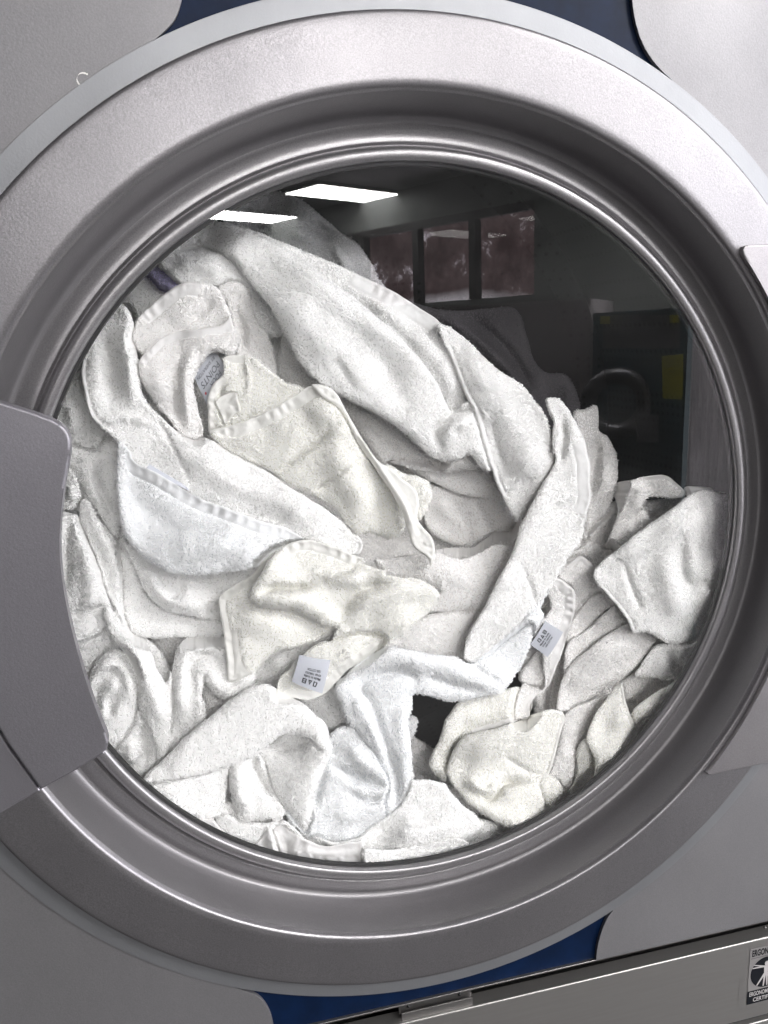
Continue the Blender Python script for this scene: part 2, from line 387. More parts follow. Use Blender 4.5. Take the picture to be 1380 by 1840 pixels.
for i, j in lamps:
    a = i*2.6; b = j*1.62
    c = mp(C0, a, b)
    if c[1] > -.35 or (i, j) == (0, -1): continue
    L = empty('ceiling_light', (c[0], c[1], CEIL_Z))
    lab = {(0, 0): 'longer white ceiling light panel reflected near the top of the door glass', (0, 1): 'smaller white ceiling light panel reflected beside the upper left rim of the glass'}.get((i, j), 'flat white fluorescent ceiling light panel over the aisle behind the viewer')
    tag(L, lab, 'ceiling light', 'ceiling light panels of the laundry room')
    slab('diffuser', a-.58, a+.58, b-.25, b+.25, CEIL_Z-.012, CEIL_Z, M_LAMP, L)
    slab('housing', a-.61, a+.61, b-.28, b+.28, CEIL_Z+.001, CEIL_Z+.028, M_WALL, L)
# window wall at the end of the long axis
def az_pt(az, dist): return (BO[0]+dist*math.sin(math.radians(az)), BO[1]+dist*math.cos(math.radians(az)))
A_W = float((np.array(az_pt(17, 7.7))-C0) @ LU)
bL = float((np.array(az_pt(5, 9.6))-C0) @ SU); 
def b_on_wall(az):
    d = np.array([math.sin(math.radians(az)), math.cos(math.radians(az))]); o2 = BO[:2]
    t = ((C0-o2)@LU + A_W)/(d@LU); return float((o2+t*d-C0)@SU), t
bR, tR = b_on_wall(23.9)
bE, tE = b_on_wall(11.2)
zt = BO[2]+tR*math.tan(math.radians(8.2)); zb = BO[2]+tR*math.tan(math.radians(2.3))
ww = empty('window_wall', (*mp(C0, A_W, bR), FLOOR_Z)); tag(ww, 'pale wall with a band of dark framed windows reflected in the door glass', 'wall')
slab('wall_panel', A_W, A_W+.15, -5.6, bR, FLOOR_Z, CEIL_Z+.03, M_WALL, ww)
slab('wall_panel', A_W, A_W+.15, bE, 14, FLOOR_Z, CEIL_Z+.03, M_WALL, ww)
slab('wall_panel', A_W, A_W+.15, bR, bE, FLOOR_Z, zb, M_WALL, ww)
slab('wall_panel', A_W, A_W+.15, bR, bE, zt, CEIL_Z+.03, M_WALL, ww)
wf = slab('window_frame', A_W-.03, A_W+.03, bR, bE, zt-.05, zt+.02, M_FRAME, ww)
for az in (19.9, 16.0, 12.3):
    b_, t_ = b_on_wall(az); slab('window_post', A_W-.04, A_W+.04, b_-.04, b_+.04, zb, zt-.051, M_FRAME, ww)
wg = slab('window_glass', A_W+.045, A_W+.05, bR, bE, zb, zt, M_GLASS, ww)
def outside_mat():
    m = bpy.data.materials.new('outdoor_view'); m.use_nodes = True; nt = m.node_tree; nt.nodes.clear()
    o = nt.nodes.new('ShaderNodeOutputMaterial'); e = nt.nodes.new('ShaderNodeEmission')
    n = noise_node(nt, 2.2, 8, .75); r = ramp(nt, n.outputs['Fac'], [(.40, (.18, .11, .115)), (.56, (.44, .30, .31)), (.64, (3.0, 2.8, 3.1)), (.74, (6.5, 6.3, 6.8))])
    tc = nt.nodes.new('ShaderNodeTexCoord'); sp = nt.nodes.new('ShaderNodeSeparateXYZ'); nt.links.new(tc.outputs['Object'], sp.inputs[0])
    n2 = noise_node(nt, .9, 3); ad = nt.nodes.new('ShaderNodeMath'); ad.operation = 'MULTIPLY_ADD'; ad.inputs[1].default_value = .5
    nt.links.new(n2.outputs['Fac'], ad.inputs[0]); nt.links.new(sp.outputs['Z'], ad.inputs[2])
    mr = nt.nodes.new('ShaderNodeMapRange'); mr.inputs[1].default_value = .55; mr.inputs[2].default_value = .80
    nt.links.new(ad.outputs[0], mr.inputs[0])
    mx = nt.nodes.new('ShaderNodeMix'); mx.data_type = 'RGBA'; mx.inputs[6].default_value = (4.0, 3.8, 4.1, 1)
    nt.links.new(mr.outputs[0], mx.inputs[0]); nt.links.new(r.outputs[0], mx.inputs[7]); nt.links.new(mx.outputs[2], e.inputs[0]); e.inputs[1].default_value = 1.6
    nt.links.new(e.outputs[0], o.inputs[0]); return m
tag(slab('outdoor_backdrop', A_W+1.2, A_W+1.25, bR-1.5, 26, FLOOR_Z, 2.2, outside_mat()), kind='structure')
# machines across the aisle
M_TEAL = plain('dark_teal_panel', (.03, .075, .095), .4, 0, .3, 10)
M_YEL = plain('yellow_notice_paper', (.50, .47, .02), .6)
M_BOX = plain('cabinet_side_steel', (.30, .27, .28), .6, 0)
M_COLM = plain('ribbed_grey_curtain', (.85, .80, .82), .8, 0, .3, 30)
def wall_rect(name, az0, az1, d0, d1, z0, z1, thick, mat, parent=None):
    p0 = np.array(az_pt(az0, d0)); p1 = np.array(az_pt(az1, d1)); d = p1-p0; n = np.array([-d[1], d[0]]); n = n/np.hypot(*n)*thick
    if n @ (p0-BO[:2]) < 0: n = -n
    c = [mir(*p0), mir(*p1), mir(*(p1+n)), mir(*(p0+n))]
    bmx = bmesh.new(); vs = [bmx.verts.new((*p, z0)) for p in c]+[bmx.verts.new((*p, z1)) for p in c]
    for f in ((0, 3, 2, 1), (4, 5, 6, 7), (0, 1, 5, 4), (1, 2, 6, 5), (2, 3, 7, 6), (3, 0, 4, 7)): bmx.faces.new([vs[i] for i in f])
    return bm_obj(name, bmx, mat, parent)
def ez(el, dist): return BO[2]+dist*math.tan(math.radians(el))
tag(wall_rect('steel_cabinet', 15.5, 27.7, 3.2, 3.0, FLOOR_Z, ez(1.8, 3.1), .5, M_BOX), 'grey brown steel cabinet side reflected below the windows', 'cabinet')
cwm = wall_rect('coin_washer', 27.9, 34.0, 3.0, 2.75, FLOOR_Z, ez(.9, 2.9), .12, M_TEAL)
tag(cwm, 'dark teal washer with chrome door and yellow notice reflected at right of the glass', 'washing machine')
def sheer_mat():
    m = bpy.data.materials.new('sheer_curtain'); m.use_nodes = True; nt = m.node_tree; nt.nodes.clear()
    o = nt.nodes.new('ShaderNodeOutputMaterial'); mx = nt.nodes.new('ShaderNodeMixShader'); d = nt.nodes.new('ShaderNodeBsdfDiffuse'); t = nt.nodes.new('ShaderNodeBsdfTranslucent')
    n = noise_node(nt, 14, 6, .7, stretch=(6, 6, .6)); r = ramp(nt, n.outputs['Fac'], [(.35, (.5, .47, .49)), (.65, (.95, .92, .94))])
    nt.links.new(r.outputs[0], d.inputs[0]); nt.links.new(r.outputs[0], t.inputs[0]); mx.inputs[0].default_value = .6
    nt.links.new(d.outputs[0], mx.inputs[1]); nt.links.new(t.outputs[0], mx.inputs[2]); nt.links.new(mx.outputs[0], o.inputs[0]); return m
cv = []; cf = []
p0 = np.array(az_pt(34.3, 2.6)); p1 = np.array(az_pt(41.0, 2.5)); dd = p1-p0; nn = np.array([-dd[1], dd[0]])/np.hypot(*dd)
for i in range(161):
    q = p0+dd*i/160+nn*.012*math.sin(i*1.1); x_, y_ = mir(*q); cv += [(x_, y_, ez(-16, 2.6)), (x_, y_, ez(6, 2.6))]
    if i: cf.append((2*i-2, 2*i, 2*i+1, 2*i-1))
tag(mesh_obj('sheer_curtain', cv, cf, sheer_mat(), None, True), 'sheer ribbed grey curtain reflected at the far right of the glass', 'curtain')
sw = empty('added_window', (*mir(*az_pt(50, 3.2)), 0)); tag(sw, 'added glowing window, out of view at the right, lighting the door ring and towels', 'window')  # unseen window, added to brighten the ring and the right-hand towels
wall_rect('pane', 34.6, 72, 3.35, 2.7, -.75, 1.15, .02, emis('added_light_pane', (.97, .97, 1.0), 6.0), sw)  # unseen glowing pane of the added window
for az in (34.45, 47, 60, 72.3): wall_rect('window_frame', az, az+.8, 3.33-.017*(az-34), 3.32-.017*(az-34), -.8, 1.2, .05, M_FRAME, sw)
def on_reflect(px, py, dist):
    d = (px-690)/FPX*BR-(py-920)/FPX*BU+BF; h = math.hypot(d[0], d[1]); p = BO+d*dist/h; return (p[0], 2*GLY-p[1], p[2])
q = [on_reflect(*a, 2.66) for a in ((1190, 640), (1228, 636), (1226, 718), (1192, 716))]
mesh_obj('yellow_notice', q+[(v[0], v[1]-.004, v[2]) for v in q], [(0, 1, 2, 3), (7, 6, 5, 4), (0, 4, 5, 1), (1, 5, 6, 2), (2, 6, 7, 3), (3, 7, 4, 0)], M_YEL, cwm)
c1 = Vector(on_reflect(1108, 725, 2.85)); c0 = Vector((BO[0], 2*GLY-BO[1], BO[2]))
dirv = (c0-c1).normalized()
for (r1, r2, mat_, nm) in ((.095, .028, silver('chrome_ring', (.14, .14, .15), .9, .45), 'door_ring'),):
    bm = bmesh.new(); Rm = dirv.to_track_quat('Z', 'Y').to_matrix().to_4x4(); Rm.translation = c1
    n1, n2 = 64, 16; grid = [[bm.verts.new(Rm @ Vector(((r1+r2*math.cos(v))*math.cos(u), (r1+r2*math.cos(v))*math.sin(u), r2*math.sin(v)))) for v in np.linspace(0, 2*math.pi, n2, endpoint=False)] for u in np.linspace(0, 2*math.pi, n1, endpoint=False)]
    for i in range(n1):
        for j in range(n2): bm.faces.new((grid[i][j], grid[(i+1) % n1][j], grid[(i+1) % n1][(j+1) % n2], grid[i][(j+1) % n2]))
    bm_obj(nm, bm, mat_, cwm, True)

def reflected_patch(name, x0, y0, x1, y1, mat, dist=2.64):
    q = [on_reflect(*a, dist) for a in ((x0, y0), (x1, y0), (x1, y1), (x0, y1))]
    mesh_obj(name, q+[(v[0], v[1]-.006, v[2]) for v in q], [(0, 1, 2, 3), (7, 6, 5, 4), (0, 4, 5, 1), (1, 5, 6, 2), (2, 6, 7, 3), (3, 7, 4, 0)], mat, cwm)
reflected_patch('control_panel', 1085, 566, 1222, 626, plain('panel_print', (.10, .10, .11), .5, 0, .4, 30), 2.68)
reflected_patch('small_notice', 1080, 568, 1096, 582, M_YEL); reflected_patch('small_notice', 1205, 566, 1220, 580, M_YEL)
reflected_patch('detergent_cup', 1145, 745, 1184, 795, plain('grey_cup', (.16, .16, .17), .4, 0, .3, 40), 2.66)

# ------------------------------------------------------------------ towels
def towel_mat(name, col):
    m, nt, b = newmat(name)
    n = noise_node(nt, 18, 4, .6)
    r = ramp(nt, n.outputs['Fac'], [(.3, [c*1.0 for c in col]), (.7, [min(.95, c*1.06) for c in col])])
    nt.links.new(r.outputs[0], b.inputs['Base Color']); b.inputs['Roughness'].default_value = 1.0
    b.inputs['Specular IOR Level'].default_value = .1
    n2 = noise_node(nt, 520, 3, .7)
    bump(nt, b, n2.outputs['Fac'], .3, .0008)
    return m
def pile_mat(name, col):
    m = bpy.data.materials.new(name); m.use_nodes = True; nt = m.node_tree; nt.nodes.clear()
    o = nt.nodes.new('ShaderNodeOutputMaterial'); mx = nt.nodes.new('ShaderNodeAddShader'); d = nt.nodes.new('ShaderNodeBsdfDiffuse'); t = nt.nodes.new('ShaderNodeBsdfTranslucent')
    d.inputs[0].default_value = (*col, 1); t.inputs[0].default_value = (*col, 1)
    at_ = nt.nodes.new('ShaderNodeAttribute'); at_.attribute_name = 'pile_normal'
    nt.links.new(at_.outputs['Vector'], d.inputs['Normal']); ng = nt.nodes.new('ShaderNodeVectorMath'); ng.operation = 'SCALE'; ng.inputs['Scale'].default_value = -1.0; nt.links.new(at_.outputs['Vector'], ng.inputs[0]); nt.links.new(ng.outputs[0], t.inputs['Normal'])
    nt.links.new(d.outputs[0], mx.inputs[0]); nt.links.new(t.outputs[0], mx.inputs[1]); nt.links.new(mx.outputs[0], o.inputs[0]); return m
def hem_mat(name, col):
    m, nt, b = newmat(name)
    n = noise_node(nt, 30, 4, .6)
    r = ramp(nt, n.outputs['Fac'], [(.3, [c*.95 for c in col]), (.7, [min(1, c*1.02) for c in col])])
    nt.links.new(r.outputs[0], b.inputs['Base Color']); b.inputs['Roughness'].default_value = .9
    n2 = noise_node(nt, 1500, 2, .6, stretch=(1, 1, .4)); bump(nt, b, n2.outputs['Fac'], .4, .0004)
    return m
TCOL = {'cream': (.865, .86, .825), 'white': (.868, .866, .858), 'cool': (.858, .868, .878), 'warm': (.855, .845, .835), 'lilac': (.50, .47, .66), 'shaded': (.11, .105, .115), 'grey': (.70, .70, .71)}  # last two entries: shade on the rear towels is put into the colour
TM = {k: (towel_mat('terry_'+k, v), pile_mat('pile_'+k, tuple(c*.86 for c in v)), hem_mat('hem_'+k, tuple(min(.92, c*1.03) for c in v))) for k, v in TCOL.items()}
M_LABEL = plain('label_satin', (.60, .62, .68), .45, 0, .04, 30)

G = 2.2                                     # spacing of the cloth mesh, in pixels of the picture (about 1.2 mm)
GX0, GY0, GW, GH = 40, 240, 606, 632        # region covered
FRONT = np.full((GH, GW), -1e3)             # how deep the pieces laid so far reach
_lat = {}
def vnoise(x, y, scale, seed):
    if seed not in _lat: _lat[seed] = np.random.default_rng(seed).uniform(-1, 1, (128, 128))
    L = _lat[seed]; u = np.asarray(x)/scale; v = np.asarray(y)/scale
    i = np.floor(u).astype(int); j = np.floor(v).astype(int); fu = u-i; fv = v-j
    fu = fu*fu*fu*(fu*(fu*6-15)+10); fv = fv*fv*fv*(fv*(fv*6-15)+10)
    g = lambda a, b: L[a % 128, b % 128]
    return (g(i, j)*(1-fu)+g(i+1, j)*fu)*(1-fv)+(g(i, j+1)*(1-fu)+g(i+1, j+1)*fu)*fv
def seg_dist(X, Y, P, closed):
    """distance to a polyline, nearest segment, parameter, side"""
    P = np.asarray(P, float); A = P[:, :2] if closed else P[:-1, :2]; B = np.roll(P[:, :2], -1, 0) if closed else P[1:, :2]
    best = np.full(X.shape, 1e9); seg = np.zeros(X.shape, int); tt = np.zeros(X.shape); side = np.zeros(X.shape); NX = np.zeros(X.shape); NY = np.zeros(X.shape)
    for k in range(len(A)):
        d = B[k]-A[k]; l2 = max(1e-9, d@d)
        t = np.clip(((X-A[k, 0])*d[0]+(Y-A[k, 1])*d[1])/l2, 0, 1); qx = A[k, 0]+t*d[0]; qy = A[k, 1]+t*d[1]
        D = np.hypot(X-qx, Y-qy); m = D < best
        best = np.where(m, D, best); seg = np.where(m, k, seg); tt = np.where(m, t, tt); NX = np.where(m, qx, NX); NY = np.where(m, qy, NY)
        side = np.where(m, np.sign(d[0]*(Y-A[k, 1])-d[1]*(X-A[k, 0])), side)
    L = np.hypot(*(B-A).T); cum = np.concatenate([[0], np.cumsum(L)])
    arcl = cum[seg]+tt*L[seg]
    return best, seg, tt, side, NX, NY, arcl, cum[-1]
def inside(X, Y, P):
    c = np.zeros(X.shape, bool); n = len(P)
    for k in range(n):
        x0, y0 = P[k, :2]; x1, y1 = P[(k+1) % n, :2]
        if y0 == y1: continue
        m = ((y0 > Y) != (y1 > Y)) & (X < (x1-x0)*(Y-y0)/(y1-y0)+x0); c ^= m
    return c
def thin_plate(pts, X, Y):
    pts = np.array(pts, float)
    if len(pts) == 1: return np.full(X.shape, pts[0, 2])
    # smooth inverse-distance interpolation of the given depths
    num = 0; den = 0
    for x, y, z in pts:
        w = 1/(((X-x)**2+(Y-y)**2)+900.)**1.3; num = num+w*z; den = den+w
    return num/den
TOWELS = {}
PX = 0.39e-3
def piece(tw, out, depth, r=14, strokes=(), hems=(), col=None, wob=1.0, pile=1.0, lean=None, smooth=5, thick=5.0, edge=None, holes=()):
    """one visible fold of a towel. out: outline (x, y[, r]) in the picture; depth: mm behind the machine front; r: how wide the cloth
    rolls away at its outline; strokes: (points, width, height mm) folds, + towards the viewer; hems: (i0, i1, width) bands along the outline"""
    T = TOWELS[tw]; col = col or T['col']; sd = len(T['V'])*7+sum(map(ord, tw))
    P = np.array([(p[0], p[1], p[2] if len(p) > 2 else r) for p in out], float)
    n_sub = smooth; Q = catmull(P, n_sub); Q[:, 2] = np.maximum(Q[:, 2], 2.0)
    # uneven outline
    Q[:, 0] += 1.3*wob*vnoise(Q[:, 0], Q[:, 1], 16, sd+5); Q[:, 1] += 1.3*wob*vnoise(Q[:, 0], Q[:, 1], 16, sd+6)
    i0 = max(0, int((Q[:, 0].min()-GX0)/G)-2); i1 = min(GW, int((Q[:, 0].max()-GX0)/G)+4)
    j0 = max(0, int((Q[:, 1].min()-GY0)/G)-2); j1 = min(GH, int((Q[:, 1].max()-GY0)/G)+4)
    gx = GX0+np.arange(i0, i1)*G; gy = GY0+np.arange(j0, j1)*G; X, Y = np.meshgrid(gx, gy)
    ins = inside(X, Y, Q)
    D, seg, tt, _, NX, NY, al, tot = seg_dist(X, Y, Q, True)
    rr = Q[seg, 2]*(1-tt)+Q[(seg+1) % len(Q), 2]*tt
    nb = np.zeros_like(ins)
    for a in (-1, 0, 1):
        for b in (-1, 0, 1): nb |= np.roll(np.roll(ins, a, 0), b, 1)
    snap = nb & ~ins; use = nb
    Xs = np.where(snap, NX, X); Ys = np.where(snap, NY, Y); d = np.where(ins, D, 0.0)
    def zfun(Xs, Ys, d, rr, al):
        z = thin_plate(depth if isinstance(depth, (list, tuple)) else [(0, 0, depth)], Xs, Ys)
        q = np.clip(1-d/rr, 0, 1); z = z+rr*.39*(1-np.sqrt(np.clip(1-q*q, 0, 1)))*.72
        w = wob*(1-.5*q)
        z = z+w*(3.6*vnoise(Xs, Ys, 95, sd+1)+1.7*vnoise(Xs+.4*Ys, Ys, 46, sd+2)+.4*vnoise(Xs, Ys+.3*Xs, 23, sd+3)+.1*vnoise(Xs, Ys, 8, sd+4))+(pile>0)*(.12*vnoise(Xs, Ys, 4.4, sd+14))
        for st in strokes:
            pts, wd, amp = st[:3]; amp *= 1.05; kind = st[3] if len(st) > 3 else 'g'
            pc = catmull(np.array(pts, float), 5, False) if len(pts) > 2 else np.array(pts, float)
            Ds, _, _, side, _, _, als, tots = seg_dist(Xs, Ys, pc, False)
            tp = np.clip(np.minimum(als, tots-als)/max(1e-6, min(.3*tots, 40))+.25, 0, 1)
            if kind == 'g': z = z-amp*np.exp(-(Ds/wd)**2)*tp
            elif kind == 'v': z = z-amp*np.exp(-np.abs(Ds/wd)**1.1)*tp            # sharp crease
            else:                                                                # overlap: the near side stands proud, then falls off sharply
                s = side if kind == 'R' else -side
                z = z-amp*np.where(s > 0, np.exp(-(Ds/wd)**1.4), np.exp(-(Ds/2.2)**2))*tp
        hm = np.zeros(Xs.shape, int)
        for hi, (a, b, wd) in enumerate(hems):
            A0 = cumQ[(a % len(P))*n_sub]; A1 = cumQ[(b % len(P))*n_sub] if (b % len(P)) else tot
            inh = ((al >= A0) & (al <= A1)) if A0 <= A1 else ((al >= A0) | (al <= A1))
            h = inh & (d < wd); hm = np.where((hm == 0) & h, hi+1, hm)
            ph = al*.30+5*vnoise(al, al*0, 55, sd+9)+.02*d
            am = np.clip(.55+.9*vnoise(al, al*0+7, 60, sd+13), .1, 1.2)
            z = z-np.where(inh, (1-np.exp(-(d/4)**2))*np.exp(-(np.maximum(d-wd*.35, 0)/(wd*.45))**2)*(np.sin(ph)*.85*am+.35*vnoise(al, d, 8, sd+8))*min(1, wd/16), 0)
            z = z+np.where(inh, .8*np.exp(-((d-wd)/3.0)**2), 0)                  # stitched line
            z = z-np.where(inh, .5*np.exp(-((d-3.0)/3)**2), 0)                    # rolled edge
        return z, hm
    L = np.hypot(*(np.roll(Q[:, :2], -1, 0)-Q[:, :2]).T); cumQ = np.concatenate([[0], np.cumsum(L)])
    z, hm = zfun(Xs, Ys, d, rr, al)
    Fr = FRONT[j0:j1, i0:i1].copy()
    z = np.maximum(z, Fr+.8); z = np.maximum(z, 26.5)
    q3 = at(Xs, Ys, z*1e-3); rad = np.hypot(q3[..., 0], q3[..., 2]); z = np.where(rad > .2535, np.maximum(z, 30+600*(rad-.2535)), z)   # clear of the door ring
    # what lies deeper must stay behind this piece; the limit fades outwards
    sub = np.where(use, z+1.2, -1e3); pad = 9
    J0, J1, I0, I1 = max(0, j0-pad), min(GH, j1+pad), max(0, i0-pad), min(GW, i1+pad)
    E = np.full((J1-J0, I1-I0), -1e3); E[j0-J0:j1-J0, i0-I0:i1-I0] = sub
    for _ in range(10):
        e2 = E.copy()
        for a, b in ((1, 0), (-1, 0), (0, 1), (0, -1)):
            s_ = np.full_like(E, -1e3)
            if a == 1: s_[1:] = E[:-1]
            elif a == -1: s_[:-1] = E[1:]
            elif b == 1: s_[:, 1:] = E[:, :-1]
            else: s_[:, :-1] = E[:, 1:]
            e2 = np.maximum(e2, s_-2.5)
        E = e2
    FRONT[J0:J1, I0:I1] = np.maximum(FRONT[J0:J1, I0:I1], E)
    # mesh
    idx = -np.ones(use.shape, int); idx[use] = np.arange(use.sum())
    V = at(Xs[use], Ys[use], z[use]*1e-3); Vb = at(Xs[use], Ys[use], (z[use]+thick)*1e-3)
    quad_ok = use[:-1, :-1] & use[1:, :-1] & use[:-1, 1:] & use[1:, 1:] & (ins[:-1, :-1] | ins[1:, :-1] | ins[:-1, 1:] | ins[1:, 1:])
    jj, ii = np.nonzero(quad_ok)
    Fq = np.stack([idx[jj, ii], idx[jj+1, ii], idx[jj+1, ii+1], idx[jj, ii+1]], 1)
    fh = np.where((hm[jj, ii] > 0) & (hm[jj+1, ii+1] > 0), hm[jj, ii], 0)
    nV = len(V)
    # rim faces: edges used once
    ed = np.concatenate([Fq[:, [k, (k+1) % 4]] for k in range(4)]); key = np.sort(ed, 1); kk = key[:, 0].astype(np.int64)*nV+key[:, 1]
    un, inv, cnt = np.unique(kk, return_inverse=True, return_counts=True); rim = ed[cnt[inv] == 1]
    Frim = np.stack([rim[:, 1], rim[:, 0], rim[:, 0]+nV, rim[:, 1]+nV], 1)
    Vall = np.concatenate([V, Vb]); Fb = Fq[:, ::-1]+nV
    base = T['n']; T['V'].append(Vall); T['F'].append(np.concatenate([Fq[fh == 0], Fb, Frim])+base); T['n'] += len(Vall)
    for hi in range(1, len(hems)+1):
        # hem band: its own strip of cloth
        if (fh == hi).sum() < 12: continue
        fs = Fq[fh == hi]; un_, inv_ = np.unique(fs, return_inverse=True); T['hems'].append((V[un_], inv_.reshape(fs.shape), col))
    # terry loops
    if pile > 0:
        area = ins.sum()*G*G; n = int(area/ (2.7/pile))
        jx = rng.uniform(gx[0], gx[-1]-G, n*3); jy = rng.uniform(gy[0], gy[-1]-G, n*3)
        ci = ((jx-gx[0])/G).astype(int); cj = ((jy-gy[0])/G).astype(int)
        ok = quad_ok[cj, ci] & (hm[cj, ci] == 0) & (hm[cj+1, ci+1] == 0)
        # skip what other folds hide completely
        hid = (Fr > z-2)
        hid2 = hid.copy()
        for _ in range(2):
            hid2 = hid2 & np.roll(hid2, 1, 0) & np.roll(hid2, -1, 0) & np.roll(hid2, 1, 1) & np.roll(hid2, -1, 1)
        ok &= ~hid2[cj, ci]
        jx, jy, ci, cj = jx[ok][:n], jy[ok][:n], ci[ok][:n], cj[ok][:n]; n = len(jx)
        if n:
            fu = ((jx-gx[ci])/G); fv = ((jy-gy[cj])/G)
            def pt(a, b): return at(Xs[b, a], Ys[b, a], z[b, a]*1e-3)
            p00, p10, p01, p11 = pt(ci, cj), pt(ci+1, cj), pt(ci, cj+1), pt(ci+1, cj+1)
            fu = fu[:, None]; fv = fv[:, None]
            p = p00*(1-fu)*(1-fv)+p10*fu*(1-fv)+p01*(1-fu)*fv+p11*fu*fv
            du = (p10-p00+p11-p01); dv = (p01-p00+p11-p10)
            nr = np.cross(du, dv); nl = np.linalg.norm(nr, axis=1, keepdims=True); nr = nr/np.maximum(nl, 1e-12)
            nr = np.where((nr[:, 1:2] > 0), -nr, nr)
            ln = np.array(lean if lean else (.15, 0, -.55), float)
            la = vnoise(jx, jy, 130, sd+11)*1.2; ca, sa = np.cos(la), np.sin(la)
            lv = np.stack([ln[0]*ca-ln[2]*sa, np.zeros(n), ln[0]*sa+ln[2]*ca], 1)
            dr = nr*.85+lv*.9+rng.normal(0, .30, (n, 3)); dr /= np.linalg.norm(dr, axis=1, keepdims=True)
            Ln = rng.uniform(.0007, .0014, (n, 1)); wv = np.cross(dr, nr)+rng.normal(0, .22, (n, 3)); wv -= dr*(wv*dr).sum(1, keepdims=True); wv /= np.linalg.norm(wv, axis=1, keepdims=True)
            wd = rng.uniform(.00027, .00044, (n, 1)); b0 = p-nr*.0002
            mid = b0+dr*Ln*.6; tip = mid+(dr+lv*.5+rng.normal(0, .30, (n, 3)))*Ln*.5
            TV = np.stack([b0-wv*wd, b0+wv*wd, mid+wv*wd, mid-wv*wd, tip-wv*wd*.55, tip+wv*wd*.55], 1).reshape(-1, 3)
            o_ = np.arange(n)[:, None]*6
            TF = np.concatenate([o_+np.array([[0, 1, 2, 3]]), o_+np.array([[3, 2, 5, 4]])])
            fn_ = np.cross(wv, dr); fn_ = np.where((fn_*nr).sum(1, keepdims=True) < 0, -fn_, fn_); pn_ = nr*.7+fn_*.5+rng.normal(0, .22, (n, 3)); pn_ /= np.linalg.norm(pn_, axis=1, keepdims=True); T['PN'].append(np.repeat(pn_, 6, 0))
            T['PV'].append(TV); T['PF'].append(TF+T['pn']); T['pn'] += len(TV)
    return dict(Q=Q)
def raw_mesh(name, V, F, mats, matidx=None, smooth=None):
    me = bpy.data.meshes.new(name); me.vertices.add(len(V)); me.vertices.foreach_set('co', np.asarray(V, np.float32).ravel())
    F = np.asarray(F, np.int32); nf = len(F); me.loops.add(nf*4); me.loops.foreach_set('vertex_index', F.ravel())
    me.polygons.add(nf); me.polygons.foreach_set('loop_start', np.arange(nf, dtype=np.int32)*4)
    if smooth is not None: me.polygons.foreach_set('use_smooth', smooth)
    for m in mats: me.materials.append(m)
    if matidx is not None: me.polygons.foreach_set('material_index', matidx)
    me.update(calc_edges=True); me.validate()
    o = bpy.data.objects.new(name, me); COL.objects.link(o); return o
def towel(tw, col, label):
    TOWELS[tw] = dict(col=col, label=label, V=[], F=[], n=0, PV=[], PF=[], PN=[], pn=0, hems=[], obj=None)
def finish_towels():
    for k, T in TOWELS.items():
        if not T['V']: continue
        V = np.concatenate(T['V']); F = np.concatenate(T['F']); nf = len(F); sm = [True]*nf; mi = [0]*nf
        if T['PV']:
            PV = np.concatenate(T['PV']); PF = np.concatenate(T['PF'])+len(V); V = np.concatenate([V, PV]); F = np.concatenate([F, PF])
            sm += [False]*len(PF); mi += [1]*len(PF)
        m = TM[T['col']]
        o = raw_mesh('towel', V, F, [m[0], m[1]], np.array(mi, np.int32), np.array(sm))
        if T['PV']:
            an = np.zeros((len(V), 3), np.float32); an[len(V)-len(PV):] = np.concatenate(T['PN']); av = o.data.attributes.new('pile_normal', 'FLOAT_VECTOR', 'POINT'); av.data.foreach_set('vector', an.ravel())
        tag(o, T['label'], 'towel', 'white towels heaped in the drum')
        for (hv, hf, hc) in T['hems']:
            h = raw_mesh('hem', hv, hf, [TM[hc][2]], None, np.array([True]*len(hf))); h.parent = o
        T['obj'] = o
        for lb in T.get('labels', []):
            lb(o)
